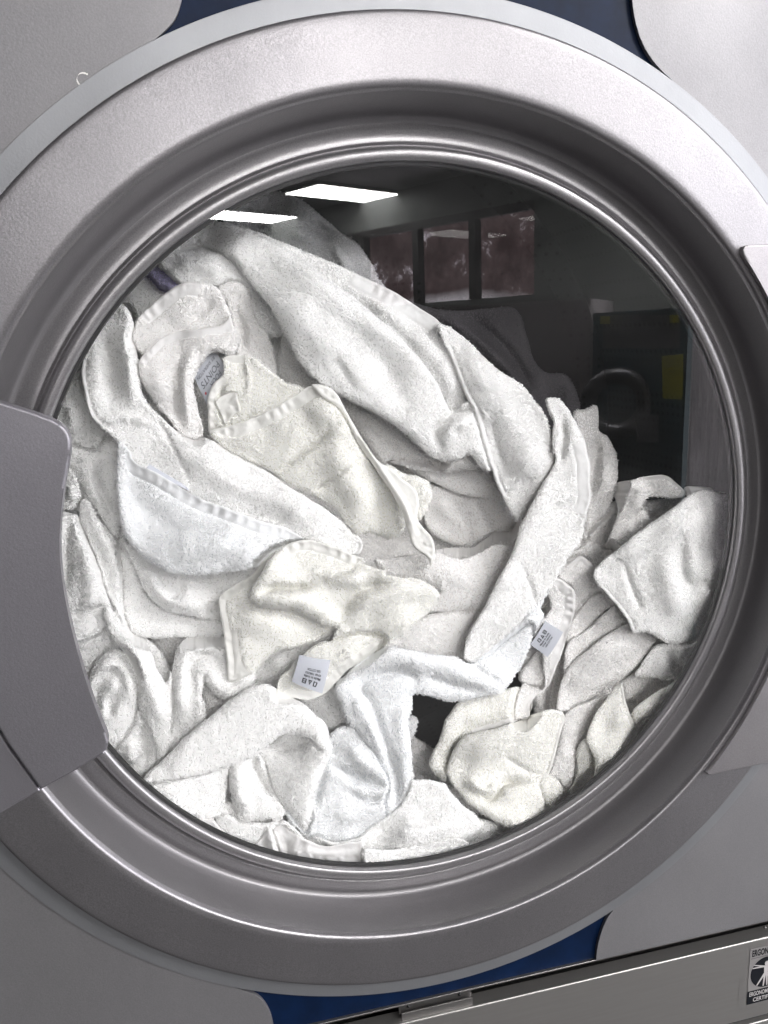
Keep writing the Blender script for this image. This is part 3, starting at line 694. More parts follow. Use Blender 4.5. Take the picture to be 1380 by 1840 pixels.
def care_label(tw, quad, depth, lines, curl=1.5, name='care_label'):
    """quad: pixel corners bl, br, tr, tl of the writing's own frame; lines: (text, x0, x1, y0, y1, bold)"""
    def build(parent):
        dz = depth if isinstance(depth, (list, tuple)) else [depth]*4
        Q = [at(q[0], q[1], d*1e-3) for q, d in zip(quad, dz)]
        n = 10; uv = np.array([(i/n, j/n) for j in range(n+1) for i in range(n+1)])
        def surf(uv, off=0):
            p = quadmap(Q, uv); p[:, 1] -= (np.sin(uv[:, 0]*math.pi)*curl+np.sin(uv[:, 1]*math.pi)*curl*.6)*1e-3+off; return p
        F = [(j*(n+1)+i, j*(n+1)+i+1, (j+1)*(n+1)+i+1, (j+1)*(n+1)+i) for j in range(n) for i in range(n)]
        top = surf(uv); bot = surf(uv, -.0004); V = np.concatenate([top, bot]); N1 = len(top)
        F2 = F+[tuple(v+N1 for v in f[::-1]) for f in F]
        L = mesh_obj(name, V, F2, M_LABEL, parent, True)
        for s, x0, x1, y0, y1, bd, mt in lines:
            if s == '#symbols':
                bmx = bmesh.new()
                def pol(pts):
                    P = surf(np.array(pts), .00012); bmx.faces.new([bmx.verts.new(p) for p in P])
                w = (x1-x0)
                def ring(out, inn):
                    m = len(out)
                    for k in range(m): pol([out[k], out[(k+1) % m], inn[(k+1) % m], inn[k]])
                a = x0; s_ = w*.27
                ring([(a, y0+.02), (a+s_, y0), (a+s_, y1), (a+.02, y1)], [(a+.035, y0+.035), (a+s_-.035, y0+.03), (a+s_-.03, y1-.03), (a+.05, y1-.03)])
                a = x0+w*.37; ring([(a, y0), (a+s_, y0), (a+s_/2, y1)], [(a+.05, y0+.03), (a+s_-.05, y0+.03), (a+s_/2, y1-.05)])
                a = x0+w*.74; ring([(a, y0), (a+s_, y0), (a+s_, y1), (a, y1)], [(a+.03, y0+.03), (a+s_-.03, y0+.03), (a+s_-.03, y1-.03), (a+.03, y1-.03)])
                c_ = (a+s_/2, (y0+y1)/2); rr_ = s_*.25
                ring([(c_[0]+rr_*math.cos(t), c_[1]+rr_*math.sin(t)) for t in np.linspace(0, 6.283, 12, endpoint=False)], [(c_[0]+rr_*.5*math.cos(t), c_[1]+rr_*.5*math.sin(t)) for t in np.linspace(0, 6.283, 12, endpoint=False)])
                bm_obj('care_symbols', bmx, mt, L); continue
            if s == '#dot':
                V_ = surf(np.array([((x0+x1)/2+(x1-x0)/2*math.cos(t), (y0+y1)/2+(y1-y0)/2*math.sin(t)) for t in np.linspace(0, 6.283, 16, endpoint=False)]), .00012)
                mesh_obj('printed_dot', V_, [tuple(range(16))], mt, L); continue
            tv, F = fit_text(s, bd); tv = np.c_[x0+tv[:, 0]*(x1-x0), y0+tv[:, 1]*(y1-y0)]
            mesh_obj('printed_text', surf(tv, .00012), F, mt, L)
    TOWELS[tw].setdefault('labels', []).append(build)
towel('A', 'cream', 'cream washcloth crumpled in the middle with a printed care tag at its lower corner')
towel('B', 'white', 'white towel folded in an arch at the bottom left of the heap')
towel('C', 'cool', 'cool white towel whose thick fuzzy fold bends down beside the dark gap')
towel('D', 'cream', 'cream towel rolled into a cone at upper left with pleated hem and ribbon edge')
towel('E', 'cool', 'bluish white towel forming a pocket with stitched rim left of the centre')
towel('F', 'white', 'white towel looping down the left and running as a broad diagonal band to the centre')
towel('G', 'white', 'broad thick white towel sweeping diagonally from upper left over the top of the heap')
towel('H', 'white', 'white towel lobe with straight hem edge hanging over the upper right of the heap')
towel('I', 'white', 'long white strap of towel curving from a pointed tip down the right of centre')
towel('J', 'warm', 'narrow white hem with a small grey care tag hanging beside the curved strap')
towel('K', 'white', 'white towel draped with rounded knob against the right side of the glass')
towel('L', 'cream', 'cream towel with square corner wrapped round a roll at bottom right')
towel('M', 'white', 'white towel lying flat along the bottom edge of the glass')
towel('N', 'warm', 'frilled white hem bunched at the very bottom left of centre')
towel('O', 'warm', 'stack of diagonal warm white folds at lower right behind the tagged hem')
towel('P', 'white', 'white towel coiled in a snail roll beside the lower end of the door handle')
towel('Q', 'white', 'fuzzy white towel hanging in upright folds at the far left edge')
towel('R', 'white', 'white towel bent in an upside down U at lower left of the heap')
towel('S', 'warm', 'white towel fanned round the brand tag in the spiral at upper left')
towel('T', 'warm', 'smooth off white towel bulging under the curved strap')
towel('U', 'warm', 'layered off white folds tucked beneath the big diagonal towel')
towel('V', 'grey', 'towel standing behind the top left of the heap, shade put into its grey')
towel('W', 'warm', 'off white towel peak behind the strap tip at the right')
towel('WD', 'shaded', 'dim towel deep in the drum at upper right, shade put into its dark colour')
towel('X', 'warm', 'thin towel edge lifted at the right next to the dark drum')
towel('Y', 'cream', 'cream towel folded against the lower right rim of the glass')
towel('Z', 'warm', 'shadowed towels at the bottom of the drum behind all the others')
towel('LI', 'lilac', 'scrap of lavender cloth showing at the upper left edge')
towel('AA', 'white', 'small white towel lump against the upper left rim above the door handle')
towel('AB', 'white', 'white towel layer with shaggy lower edge below the bluish pocket')

# ---- front of the heap
piece('A', [(597, 1150), (640, 1140), (690, 1148, 6), (655, 1184, 5), (620, 1208, 4), (592, 1240, 3), (581, 1247, 3), (555, 1257, 3), (529, 1254, 3), (500, 1251, 3), (502, 1220, 3), (520, 1203, 4), (540, 1180, 5), (568, 1158, 8)],
      [(550, 1220, 36), (620, 1170, 44), (680, 1150, 50)], r=6, hems=[(2, 9, 17)], strokes=[([(600, 1200), (640, 1175)], 14, 3)], pile=.9)
care_label('A', [(594, 1186), (538, 1177), (524, 1225), (579, 1246)], [34.5, 31.5, 30.5, 32.5], [('Made in India', .18, .72, .57, .66, .022, M_INK), ('RN# 108355', .2, .70, .45, .53, .022, M_INK), ('100% COTTON', .24, .66, .33, .41, .022, M_INK), ('#symbols', .24, .72, .70, .87, 0, M_INK)])
piece('A', [(451, 1074, 16), (453, 1056, 14), (466, 1036, 12), (480, 1012, 8), (505, 985, 4), (542, 971, 3), (573, 974, 3), (603, 983, 3), (633, 996, 3), (654, 1003, 3), (654, 1014, 5), (690, 1026, 4), (698, 1034, 5), (751, 1041, 10), (784, 1059, 14), (787, 1074, 14), (772, 1095, 10), (746, 1120, 8), (701, 1153, 5), (650, 1184, 8), (610, 1180, 10), (598, 1150, 12), (604, 1128, 14), (580, 1122, 16), (545, 1103, 16), (525, 1094, 16), (490, 1091, 16), (465, 1086, 16)],
      [(470, 1070, 36), (560, 1000, 44), (620, 1050, 38), (560, 1085, 32), (600, 1110, 32), (700, 1080, 36), (760, 1070, 42), (650, 1150, 40), (640, 1000, 46)],
      strokes=[([(468, 1064), (495, 1055), (530, 1056), (562, 1050)], 7, -11), ([(480, 1080), (530, 1078), (570, 1095), (600, 1110)], 14, 5), ([(602, 1116), (622, 1082), (655, 1056), (700, 1052)], 13, -8), ([(640, 1110), (660, 1080), (720, 1060), (770, 1066)], 16, 5), ([(575, 1030), (620, 1042), (660, 1040)], 14, 5), ([(655, 1010), (610, 1030), (560, 1046)], 5, -2.5)],
      hems=[(4, 9, 19)], r=10)
piece('A', [(392, 1080, 3), (403, 1063, 3), (438, 1041, 3), (460, 1026, 3), (473, 1007, 3), (503, 985, 3), (560, 980), (600, 1060), (620, 1110), (607, 1126, 7), (568, 1150, 7), (525, 1163, 7), (500, 1170, 7), (481, 1182, 6), (451, 1211, 5), (412, 1225, 3), (407, 1185, 3), (401, 1133, 3)],
      [(400, 1100, 52), (430, 1180, 44), (520, 1130, 46), (500, 1000, 56)], r=6, hems=[(15, 5, 13), (14, 17, 27)], strokes=[([(430, 1080), (470, 1120), (560, 1130)], 26, 4)])
# arch at bottom left
piece('B', [(254, 1408, 3), (262, 1392, 7), (294, 1363, 10), (337, 1320, 14), (381, 1285, 16), (416, 1255, 16), (450, 1235, 16), (481, 1229, 16), (511, 1246, 18), (533, 1257, 18), (563, 1279, 18), (585, 1301, 18), (592, 1327, 16), (588, 1350, 10), (572, 1344, 8), (558, 1326, 10), (530, 1318, 14), (505, 1322, 16), (478, 1342, 16), (455, 1356, 16), (437, 1366, 16), (402, 1379, 14), (363, 1391, 12), (329, 1399, 8), (294, 1405, 5)],
      [(270, 1400, 30), (400, 1320, 28), (480, 1280, 27), (560, 1310, 32)], strokes=[([(300, 1385), (400, 1320), (480, 1270)], 30, 3)], r=14)
piece('B', [(468, 1350, 5), (486, 1336, 5), (515, 1316, 6), (560, 1318), (590, 1326), (594, 1345, 14), (588, 1366, 14), (574, 1398, 12), (560, 1440, 10), (560, 1465, 14), (548, 1490, 10), (520, 1460, 12), (497, 1425, 16), (484, 1390, 14), (477, 1362, 8)],
      [(480, 1345, 50), (520, 1345, 54), (570, 1350, 38), (530, 1420, 34), (570, 1400, 33)], r=14, strokes=[([(480, 1347), (520, 1343), (560, 1334)], 9, -7), ([(505, 1346), (545, 1344), (575, 1338)], 10, 4)], lean=(.5, 0, -.4))
piece('B', [(255, 1412, 4), (294, 1404, 4), (363, 1390), (410, 1374), (408, 1400, 12), (407, 1420, 12), (398, 1459, 8), (381, 1468, 6), (329, 1466, 6), (294, 1446, 4), (262, 1428, 4)],
      [(270, 1420, 31), (350, 1430, 31), (400, 1430, 38)], r=8)
piece('B', [(413, 1368, 6), (450, 1345), (476, 1340, 10), (477, 1362, 12), (486, 1405, 12), (506, 1438, 12), (511, 1460, 10), (500, 1472, 8), (468, 1472, 8), (437, 1475, 10), (424, 1462, 14), (415, 1430, 14), (411, 1400, 14)],
      [(430, 1400, 36), (460, 1440, 33), (480, 1400, 44)], r=12, strokes=[([(463, 1345), (458, 1370), (470, 1400), (490, 1430)], 9, -12), ([(430, 1380), (432, 1430), (450, 1460)], 13, 4)])
# bottom hem frills
piece('N', [(492, 1492, 3), (505, 1484, 3), (520, 1494, 3), (546, 1507, 3), (577, 1519, 3), (611, 1517, 3), (650, 1511, 4), (645, 1535, 3), (648, 1560, 3), (610, 1566, 3), (555, 1558, 3), (522, 1550, 4), (508, 1540, 4), (500, 1515, 4)],
      [(500, 1500, 34), (570, 1540, 28), (640, 1540, 29)], r=4, hems=[(0, 13, 60)], pile=.0, wob=1.6, strokes=[([(530, 1530), (640, 1535)], 8, 1.5), ([(515, 1510), (520, 1545)], 6, -3)])
piece('N', [(440, 1526, 3), (452, 1520, 4), (468, 1507, 4), (480, 1488, 3), (498, 1503, 4), (506, 1520, 4), (505, 1544, 3), (480, 1542, 3), (455, 1536, 3)],
      [(470, 1520, 33)], r=4, hems=[(0, 8, 60)], pile=0, wob=2.2, strokes=[([(478, 1495), (470, 1530)], 6, -3), ([(490, 1505), (492, 1535)], 5, 2)])
piece('N', [(330, 1468, 3), (360, 1464, 3), (381, 1468, 3), (392, 1482, 3), (410, 1500, 3), (432, 1512, 3), (428, 1530, 3), (395, 1515, 4), (355, 1495, 4)],
      [(380, 1490, 33)], r=4, hems=[(0, 8, 60)], pile=0, wob=1.8)
# bottom flat towel
piece('M', [(645, 1564, 4), (641, 1534, 4), (648, 1524, 8), (690, 1527, 8), (740, 1522, 8), (785, 1512, 8), (824, 1506, 8), (838, 1512, 6), (839, 1528, 6), (805, 1537, 6), (750, 1552, 5), (690, 1564, 4)],
      [(660, 1545, 28), (820, 1518, 28)], r=8)
piece('M', [(560, 1500, 10), (600, 1512), (642, 1506, 12), (663, 1489, 10), (694, 1466, 8), (722, 1446, 6), (738, 1412, 4), (745, 1400, 5), (794, 1407, 9), (807, 1420, 10), (829, 1446, 12), (856, 1465, 14), (862, 1480, 14), (858, 1492, 10), (838, 1505, 8), (785, 1514, 6), (712, 1526, 6), (660, 1530, 8), (640, 1530, 6), (600, 1522, 5)],
      [(660, 1510, 34), (760, 1440, 44), (830, 1480, 34), (740, 1500, 32)], r=10, strokes=[([(660, 1500), (720, 1478), (800, 1478)], 8, -3.5), ([(700, 1500), (780, 1490), (840, 1480)], 12, 3), ([(740, 1430), (790, 1450)], 16, 2)])
piece('M', [(385, 1466, 3), (400, 1462, 4), (437, 1473), (477, 1478, 8), (511, 1474, 8), (545, 1505, 8), (560, 1520), (520, 1530), (480, 1535), (440, 1526, 4), (405, 1500, 4)],
      [(420, 1485, 36), (500, 1500, 36)], r=8)
# big fuzzy fold at bottom middle
piece('C', [(603, 1240, 8), (606, 1225, 12), (620, 1213, 16), (646, 1189, 18), (676, 1172, 18), (698, 1161, 18), (733, 1167, 18), (785, 1176, 16), (816, 1180, 14), (846, 1193, 8), (880, 1178, 5), (920, 1146, 5), (952, 1122, 6), (955, 1150, 10), (934, 1201, 14), (909, 1237, 14), (893, 1246, 12), (860, 1252, 12), (829, 1259, 12), (794, 1257, 12), (763, 1248, 12), (742, 1249, 12), (740, 1272, 14), (733, 1298, 14), (737, 1324, 14), (740, 1367, 14), (737, 1411, 14), (724, 1446, 12), (698, 1470, 8), (694, 1440, 8), (702, 1412, 8), (690, 1378, 10), (672, 1350, 10), (656, 1330, 12), (640, 1312, 14), (624, 1292, 16), (612, 1265, 16)],
      [(640, 1230, 36), (700, 1190, 34), (850, 1220, 40), (930, 1170, 52), (700, 1300, 36), (720, 1420, 40)],
      strokes=[([(668, 1262), (652, 1240), (660, 1222), (700, 1208), (738, 1212), (745, 1226)], 9, -7), ([(640, 1215), (700, 1182), (790, 1196), (850, 1218), (900, 1232)], 20, 5), ([(760, 1215), (830, 1235), (880, 1243)], 9, -3), ([(846, 1195), (878, 1215), (900, 1228)], 7, -4.5), ([(670, 1270), (690, 1330), (712, 1400), (710, 1450)], 8, -6), ([(655, 1280), (680, 1330), (700, 1370)], 12, 4), ([(722, 1260), (722, 1330), (726, 1400)], 14, 3), ([(640, 1250), (650, 1290)], 10, 3)], r=16)
piece('C', [(593, 1318, 10), (620, 1305, 14), (640, 1306, 12), (666, 1326, 14), (684, 1356, 14), (700, 1386, 14), (706, 1410, 14), (706, 1435, 14), (696, 1462, 12), (664, 1496, 10), (620, 1509, 9), (577, 1508, 9), (546, 1498, 10), (511, 1459, 10), (530, 1430), (560, 1390), (588, 1350, 12)],
      [(600, 1340, 46), (660, 1360, 38), (620, 1440, 34), (560, 1480, 36), (690, 1430, 36)],
      strokes=[([(584, 1376), (574, 1410), (562, 1450)], 8, -6), ([(600, 1376), (640, 1400), (680, 1410), (698, 1405)], 8, -6), ([(625, 1340), (655, 1375), (690, 1395)], 14, 5), ([(625, 1425), (655, 1440), (690, 1436)], 7, -4), ([(600, 1460), (640, 1465), (690, 1450)], 18, 3), ([(600, 1330), (596, 1360)], 8, -3)], r=12)
# strap right of centre
piece('I', [(983, 716, 3), (1005, 716, 5), (1018, 732, 8), (1030, 752, 10), (1051, 792, 10), (1060, 836, 7), (1060, 868, 5), (1062, 893, 5), (1053, 927, 10), (1043, 968, 12), (1015, 1013, 14), (990, 1054, 14), (959, 1090, 10), (934, 1115, 8), (893, 1153, 5), (853, 1186, 4), (838, 1186, 4), (833, 1174, 6), (843, 1137, 10), (868, 1095, 10), (893, 1044, 10), (919, 998, 12), (934, 947, 12), (954, 907, 12), (974, 871, 10), (999, 828, 6), (994, 808, 4), (992, 780, 4), (996, 755, 4), (985, 735, 4)],
      [(1000, 730, 62), (1020, 800, 52), (1040, 900, 50), (980, 960, 46), (920, 1080, 44), (850, 1170, 40)], hems=[(4, 8, 24)],
      strokes=[([(1005, 830), (1015, 790), (1010, 750)], 7, -5), ([(935, 1010), (950, 1040), (962, 1085)], 5, -1.6), ([(890, 1060), (930, 1000), (960, 930), (1000, 860)], 22, 4), ([(958, 1010), (935, 1060), (900, 1110)], 10, -1.5)], r=10)
piece('C', [(838, 1160), (880, 1120), (960, 1060), (985, 1060, 10), (970, 1090, 8), (975, 1108, 8), (955, 1150, 10), (934, 1201, 8), (905, 1225), (880, 1200), (850, 1192)],
      [(900, 1160, 45), (970, 1080, 52)], r=10, strokes=[([(900, 1190), (940, 1140), (970, 1095)], 14, 4)])
# hem with care tag
care_label('J', [(984, 1181), (1012, 1136), (980, 1116), (953, 1158)], [57, 57, 56, 56], [('Made in India', .18, .72, .57, .66, .022, M_INK), ('RN# 108355', .2, .70, .45, .53, .022, M_INK), ('100% COTTON', .24, .66, .33, .41, .022, M_INK), ('#symbols', .24, .72, .70, .87, 0, M_INK)], curl=.8)
piece('J', [(985, 1030, 5), (1000, 1038, 4), (1018, 1047, 3), (1033, 1059, 3), (1034, 1080, 4), (1030, 1105, 4), (1025, 1130, 4), (1005, 1186, 4), (992, 1222, 5), (975, 1242, 4), (952, 1264, 4), (950, 1287, 4), (925, 1290), (930, 1255), (940, 1228, 5), (955, 1232, 3), (974, 1240, 3), (978, 1228, 3), (976, 1195, 5), (972, 1170, 5), (962, 1140, 5), (975, 1112, 5), (990, 1090, 5), (983, 1065, 5)],
      [(1015, 1060, 62), (1000, 1150, 60), (960, 1240, 62)], r=5, hems=[(1, 11, 19)], pile=.5, wob=1.4)
piece('J', [(930, 1215, 8), (960, 1175, 6), (990, 1160), (985, 1215), (970, 1232, 5), (945, 1230, 5)], [(960, 1200, 72)], r=6, pile=.4)
# ribbon edge of the rolled towel
piece('D', [(561, 692, 5), (583, 693, 6), (604, 706, 7), (622, 738, 8), (645, 778, 7), (667, 812, 6), (684, 832, 6), (703, 842, 6), (726, 862, 6), (742, 874, 6), (752, 892, 5), (752, 912, 5), (750, 930, 5), (759, 947, 6), (777, 968, 5), (781, 993, 4), (774, 1018, 2), (767, 1002, 3), (744, 983, 4), (732, 952, 4), (724, 925, 4), (709, 895, 4), (688, 862, 4), (664, 826, 4), (640, 790, 4), (622, 752, 4), (605, 730, 4), (580, 715)],
      [(590, 710, 50), (650, 790, 48), (700, 850, 46), (750, 880, 52), (745, 930, 46), (772, 1000, 42)], r=5, pile=.0, hems=[(0, 28, 60)], wob=.6,
      strokes=[([(640, 775), (690, 850), (725, 905), (745, 960)], 5, 3)])
piece('D', [(690, 835), (726, 850, 10), (752, 856, 12), (771, 868, 12), (776, 890, 12), (768, 914, 12), (752, 935, 10), (740, 930), (715, 890)], [(745, 890, 60)], r=12)
piece('D', [(377, 777, 4), (400, 769, 3), (448, 754, 3), (491, 733, 3), (535, 706, 3), (561, 693, 3), (590, 700), (640, 780), (690, 855), (713, 900), (728, 935), (722, 958, 14), (700, 968, 14), (668, 956, 16), (646, 958, 14), (629, 948, 14), (603, 915, 12), (568, 893, 10), (525, 872, 7), (499, 854, 6), (473, 839, 6), (433, 820, 5), (403, 802, 4)],
      [(390, 780, 60), (470, 790, 56), (560, 770, 50), (600, 820, 50), (640, 920, 56), (700, 930, 66)], r=8, hems=[(0, 6, 24)],
      strokes=[([(499, 850), (545, 815), (600, 775)], 5, -4), ([(568, 882), (600, 860), (628, 836)], 5, -4), ([(560, 720), (600, 760), (610, 830), (660, 920)], 26, 6), ([(430, 800), (520, 760)], 20, 2)], lean=(-.5, 0, -.2))
piece('D', [(389, 720, 3), (410, 708, 3), (425, 706, 3), (428, 722, 3), (432, 738, 3), (418, 748, 3), (405, 764, 3), (398, 750, 3), (393, 735, 3)], [(410, 730, 62)], r=3, pile=0, hems=[(0, 8, 40)])
piece('D', [(402, 650, 4), (404, 641, 3), (425, 638, 3), (443, 640, 3), (461, 646, 7), (491, 671, 8), (520, 690, 8), (545, 702, 8), (500, 740), (440, 765), (400, 779, 3), (378, 779, 3), (374, 760, 3), (373, 735, 3), (374, 712, 3), (383, 690, 3), (400, 674, 4), (403, 662, 4)],
      [(385, 750, 66), (430, 690, 64), (500, 710, 64), (420, 645, 66)], r=6, hems=[(10, 16, 13), (1, 3, 15)], lean=(-.5, 0, .1), strokes=[([(402, 690), (396, 720), (400, 750)], 5, -4), ([(443, 645), (448, 690), (440, 715)], 4, 2)])
M_RED = plain('red_ink', (.6, .02, .03), .7)
M_INKG = plain('grey_ink', (.10, .10, .12), .7)
care_label('D', [(383, 628), (347, 674), (372, 727), (411, 664)], [75, 75, 74, 74], [('FOUR', .22, .66, .66, .86, .0, M_INKG), ('POINTS', .12, .90, .38, .60, .0, M_INKG), ('BY SHERATON', .12, .92, .16, .27, .005, M_INKG), ('#dot', .86, .92, .70, .78, 0, M_RED)], curl=1.0, name='brand_label')
piece('S', [(250, 652, 4), (261, 633, 3), (287, 611, 3), (317, 596, 3), (361, 589, 3), (391, 586, 3), (405, 575, 3), (413, 567, 4), (420, 590, 5), (430, 608, 5), (424, 628, 6), (410, 640, 8), (395, 634, 10), (378, 634, 10), (362, 650, 10), (350, 672, 10), (346, 700, 12), (352, 720, 10), (358, 745, 8), (365, 776, 6), (352, 790, 6), (343, 786, 6), (326, 778, 8), (309, 759, 10), (287, 733, 10), (265, 702, 8), (252, 676, 6)],
      [(260, 660, 64), (320, 700, 60), (340, 760, 62), (330, 620, 68), (410, 590, 70)], r=8, hems=[(0, 8, 15)],
      strokes=[([(325, 640), (316, 680), (318, 720), (326, 765)], 9, -4), ([(350, 625), (334, 660), (332, 720), (345, 770)], 10, 4), ([(275, 660), (300, 720)], 16, 2)])
piece('S', [(243, 590, 4), (250, 569, 4), (274, 546, 4), (300, 524, 4), (326, 509, 3), (361, 508, 4), (391, 517, 5), (404, 541, 6), (414, 566, 5), (405, 582, 5), (390, 592), (340, 610), (290, 625), (262, 640), (250, 630, 4), (241, 610, 4)],
      [(260, 590, 74), (340, 550, 72), (400, 560, 76)], r=6, hems=[(1, 5, 24)], strokes=[([(345, 575), (365, 560), (385, 535)], 8, -4)])
piece('S', [(391, 517, 8), (415, 505), (443, 515), (452, 545, 10), (462, 578, 10), (480, 596, 10), (491, 628, 12), (498, 656, 12), (496, 682, 8), (480, 670), (461, 655), (443, 645), (425, 640), (420, 610, 8), (414, 566, 8), (404, 541, 8)],
      [(430, 560, 82), (470, 620, 78)], r=10, lean=(-.6, 0, .1), strokes=[([(428, 560), (440, 600), (436, 630)], 7, -5)])
# pocket and diagonal
piece('E', [(211, 795, 8), (222, 796, 8), (233, 810, 5), (242, 829, 3), (264, 841, 3), (307, 864, 3), (342, 886, 3), (373, 901, 3), (416, 916, 3), (460, 934, 3), (503, 944, 3), (544, 967, 4), (525, 978, 6), (494, 995, 12), (473, 1012, 14), (447, 1023, 14), (394, 1029, 14), (351, 1033, 14), (307, 1029, 14), (264, 1007, 16), (238, 980, 18), (220, 950, 16), (212, 902, 14), (209, 840, 12)],
      [(225, 810, 50), (240, 900, 47), (330, 980, 42), (440, 980, 42), (350, 910, 46), (520, 965, 48)], r=10, hems=[(2, 11, 22)],
      strokes=[([(235, 830), (245, 900), (290, 930)], 20, -2.5), ([(300, 990), (380, 985), (470, 990)], 26, 4), ([(270, 880), (330, 900), (420, 940)], 12, -1.5)], lean=(.3, 0, -.5))
piece('F', [(146, 646, 4), (160, 606, 6), (182, 572, 8), (200, 552, 10), (222, 548, 10), (236, 568, 12), (243, 600, 14), (247, 640, 14), (252, 690, 14), (262, 720, 12), (287, 748, 8), (326, 778, 6), (373, 789, 8), (403, 802, 8), (438, 822, 10), (481, 846, 14), (525, 876, 14), (560, 898, 14), (603, 928, 12), (633, 954, 8), (651, 976, 4), (642, 998, 3), (600, 985, 4), (547, 967), (503, 950), (416, 925), (340, 892), (300, 870), (264, 850), (238, 828, 6), (209, 791, 8), (178, 765, 6), (161, 743, 4), (149, 698, 4)],
      [(160, 650, 66), (200, 750, 60), (270, 800, 58), (235, 600, 62), (400, 870, 54), (540, 920, 50), (640, 980, 54)],
      strokes=[([(190, 600), (196, 660), (200, 720)], 14, -8), ([(228, 580), (232, 660), (238, 720)], 12, 6), ([(283, 752), (310, 800), (345, 870)], 5, -2), ([(175, 755), (230, 750), (280, 760)], 8, 3), ([(300, 790), (420, 860), (560, 930)], 24, 5), ([(395, 850), (440, 870), (470, 880)], 8, -1)],
      hems=[(20, 21, 8), (31, 34, 9)], lean=(-.3, 0, -.4), r=10)
# big diagonal towel and lobe
piece('H', [(786, 583, 3), (800, 584, 6), (817, 594, 8), (853, 624, 9), (888, 660, 10), (934, 690, 10), (965, 727, 10), (985, 762, 10), (996, 818, 10), (995, 835, 10), (975, 876, 10), (954, 912, 10), (934, 936, 6), (922, 928, 4), (904, 893, 4), (888, 857, 3), (873, 808, 3), (853, 743, 3), (828, 691, 3), (802, 625, 3)],
      [(800, 600, 64), (880, 700, 58), (960, 800, 58), (930, 900, 62)], r=8, hems=[(14, 19, 9)], strokes=[([(860, 660), (920, 760), (960, 860)], 30, 6), ([(880, 760), (905, 850)], 9, -2.5), ([(840, 640), (870, 700)], 14, 2)])
piece('G', [(330, 412, 6), (360, 401, 8), (400, 399, 10), (450, 415, 14), (510, 446, 16), (570, 486, 18), (630, 530, 18), (690, 580, 18), (742, 630, 18), (780, 680, 16), (800, 722, 12), (812, 738, 10), (845, 722, 8), (870, 760), (890, 830), (880, 846, 16), (862, 838, 14), (845, 815, 12), (825, 824, 14), (800, 828, 14), (777, 822, 14), (751, 800, 14), (700, 758, 14), (643, 726, 16), (590, 700, 16), (570, 685, 16), (535, 647, 18), (516, 605, 18), (496, 570, 18), (478, 540, 16), (450, 510, 18), (420, 470, 16), (395, 452, 14), (360, 440, 10), (325, 440, 8)],
      [(360, 415, 90), (440, 450, 78), (560, 560, 60), (650, 640, 58), (760, 720, 56), (830, 800, 60)],
      strokes=[([(400, 430), (480, 500), (560, 600), (660, 690), (740, 770)], 34, 4), ([(470, 440), (560, 505), (650, 585)], 22, 2.5), ([(600, 560), (680, 640), (740, 740)], 24, -3.5), ([(850, 735), (810, 745), (785, 775), (792, 800)], 7, -7), ([(845, 760), (815, 765), (800, 790)], 10, 5), ([(600, 640), (640, 700)], 9, -2)], r=16, lean=(-.45, 0, -.4))
piece('G', [(430, 405, 6), (450, 412, 8), (520, 440, 8), (580, 464, 8), (640, 492, 8), (700, 520, 6), (760, 558, 4), (792, 582, 4), (815, 640), (850, 710), (870, 740), (820, 760), (760, 700), (690, 610), (600, 520), (500, 450)],
      [(500, 435, 82), (640, 510, 76), (740, 570, 72), (820, 680, 66)], r=8, pile=.85, hems=[(4, 7, 26)], strokes=[([(620, 505), (700, 560), (780, 640), (820, 720)], 16, 4)], lean=(-.45, 0, -.4))
piece('G', [(278, 468, 8), (300, 452, 8), (325, 432, 8), (360, 436), (420, 460), (460, 510), (500, 570, 10), (520, 590, 12), (500, 606, 14), (483, 603, 14), (466, 588, 14), (455, 560, 12), (443, 528, 14), (420, 522, 12), (396, 517, 12), (350, 512, 12), (317, 506, 12), (298, 490, 10)],
      [(300, 465, 84), (400, 490, 82), (490, 570, 86)], r=12, strokes=[([(310, 465), (360, 475), (410, 485)], 20, 4), ([(440, 500), (470, 550)], 12, -2)], lean=(.3, 0, -.6))
piece('U', [(520, 590), (545, 660, 12), (575, 688), (643, 727), (700, 757), (751, 797), (790, 830, 10), (780, 836, 12), (740, 826, 10), (700, 828, 8), (684, 832), (660, 800), (625, 745), (600, 705), (570, 690), (535, 700), (505, 680), (498, 640, 10)],
      [(520, 660, 98), (600, 700, 92), (700, 790, 86)], r=10, wob=1.3)
piece('U', [(700, 830, 6), (730, 826, 8), (777, 820), (850, 800), (875, 812), (873, 828, 10), (855, 842, 12), (817, 846, 12), (785, 848, 12), (755, 846, 12), (725, 838, 8)], [(780, 835, 74)], r=10)
piece('U', [(735, 840), (800, 842), (870, 820), (890, 856, 12), (900, 888, 12), (880, 893, 14), (850, 892, 14), (820, 886, 14), (790, 872, 14), (760, 856, 10)], [(820, 865, 86)], r=12)
piece('U', [(745, 868), (790, 874), (850, 890), (905, 890), (925, 930), (915, 952, 10), (885, 955, 14), (860, 968, 16), (830, 980, 16), (800, 972, 16), (775, 958, 12), (760, 925)], [(800, 910, 92), (870, 930, 100)], r=14, strokes=[([(868, 897), (880, 925), (890, 950)], 8, -4), ([(780, 900), (820, 925), (850, 960)], 20, 4)])
piece('T', [(672, 1006, 4), (698, 1002, 10), (726, 998, 14), (782, 988, 14), (828, 983, 12), (850, 984, 10), (870, 970, 10), (890, 953, 12), (920, 940, 10), (950, 935), (955, 1000), (925, 1060), (890, 1090, 12), (856, 1092, 14), (828, 1096, 14), (777, 1099, 12), (760, 1100), (790, 1060), (740, 1045), (700, 1036)],
      [(700, 1015, 66), (800, 1040, 58), (890, 1000, 66), (850, 1080, 58)], r=14, pile=.7, strokes=[([(740, 1010), (800, 1030), (860, 1040)], 26, 4)])
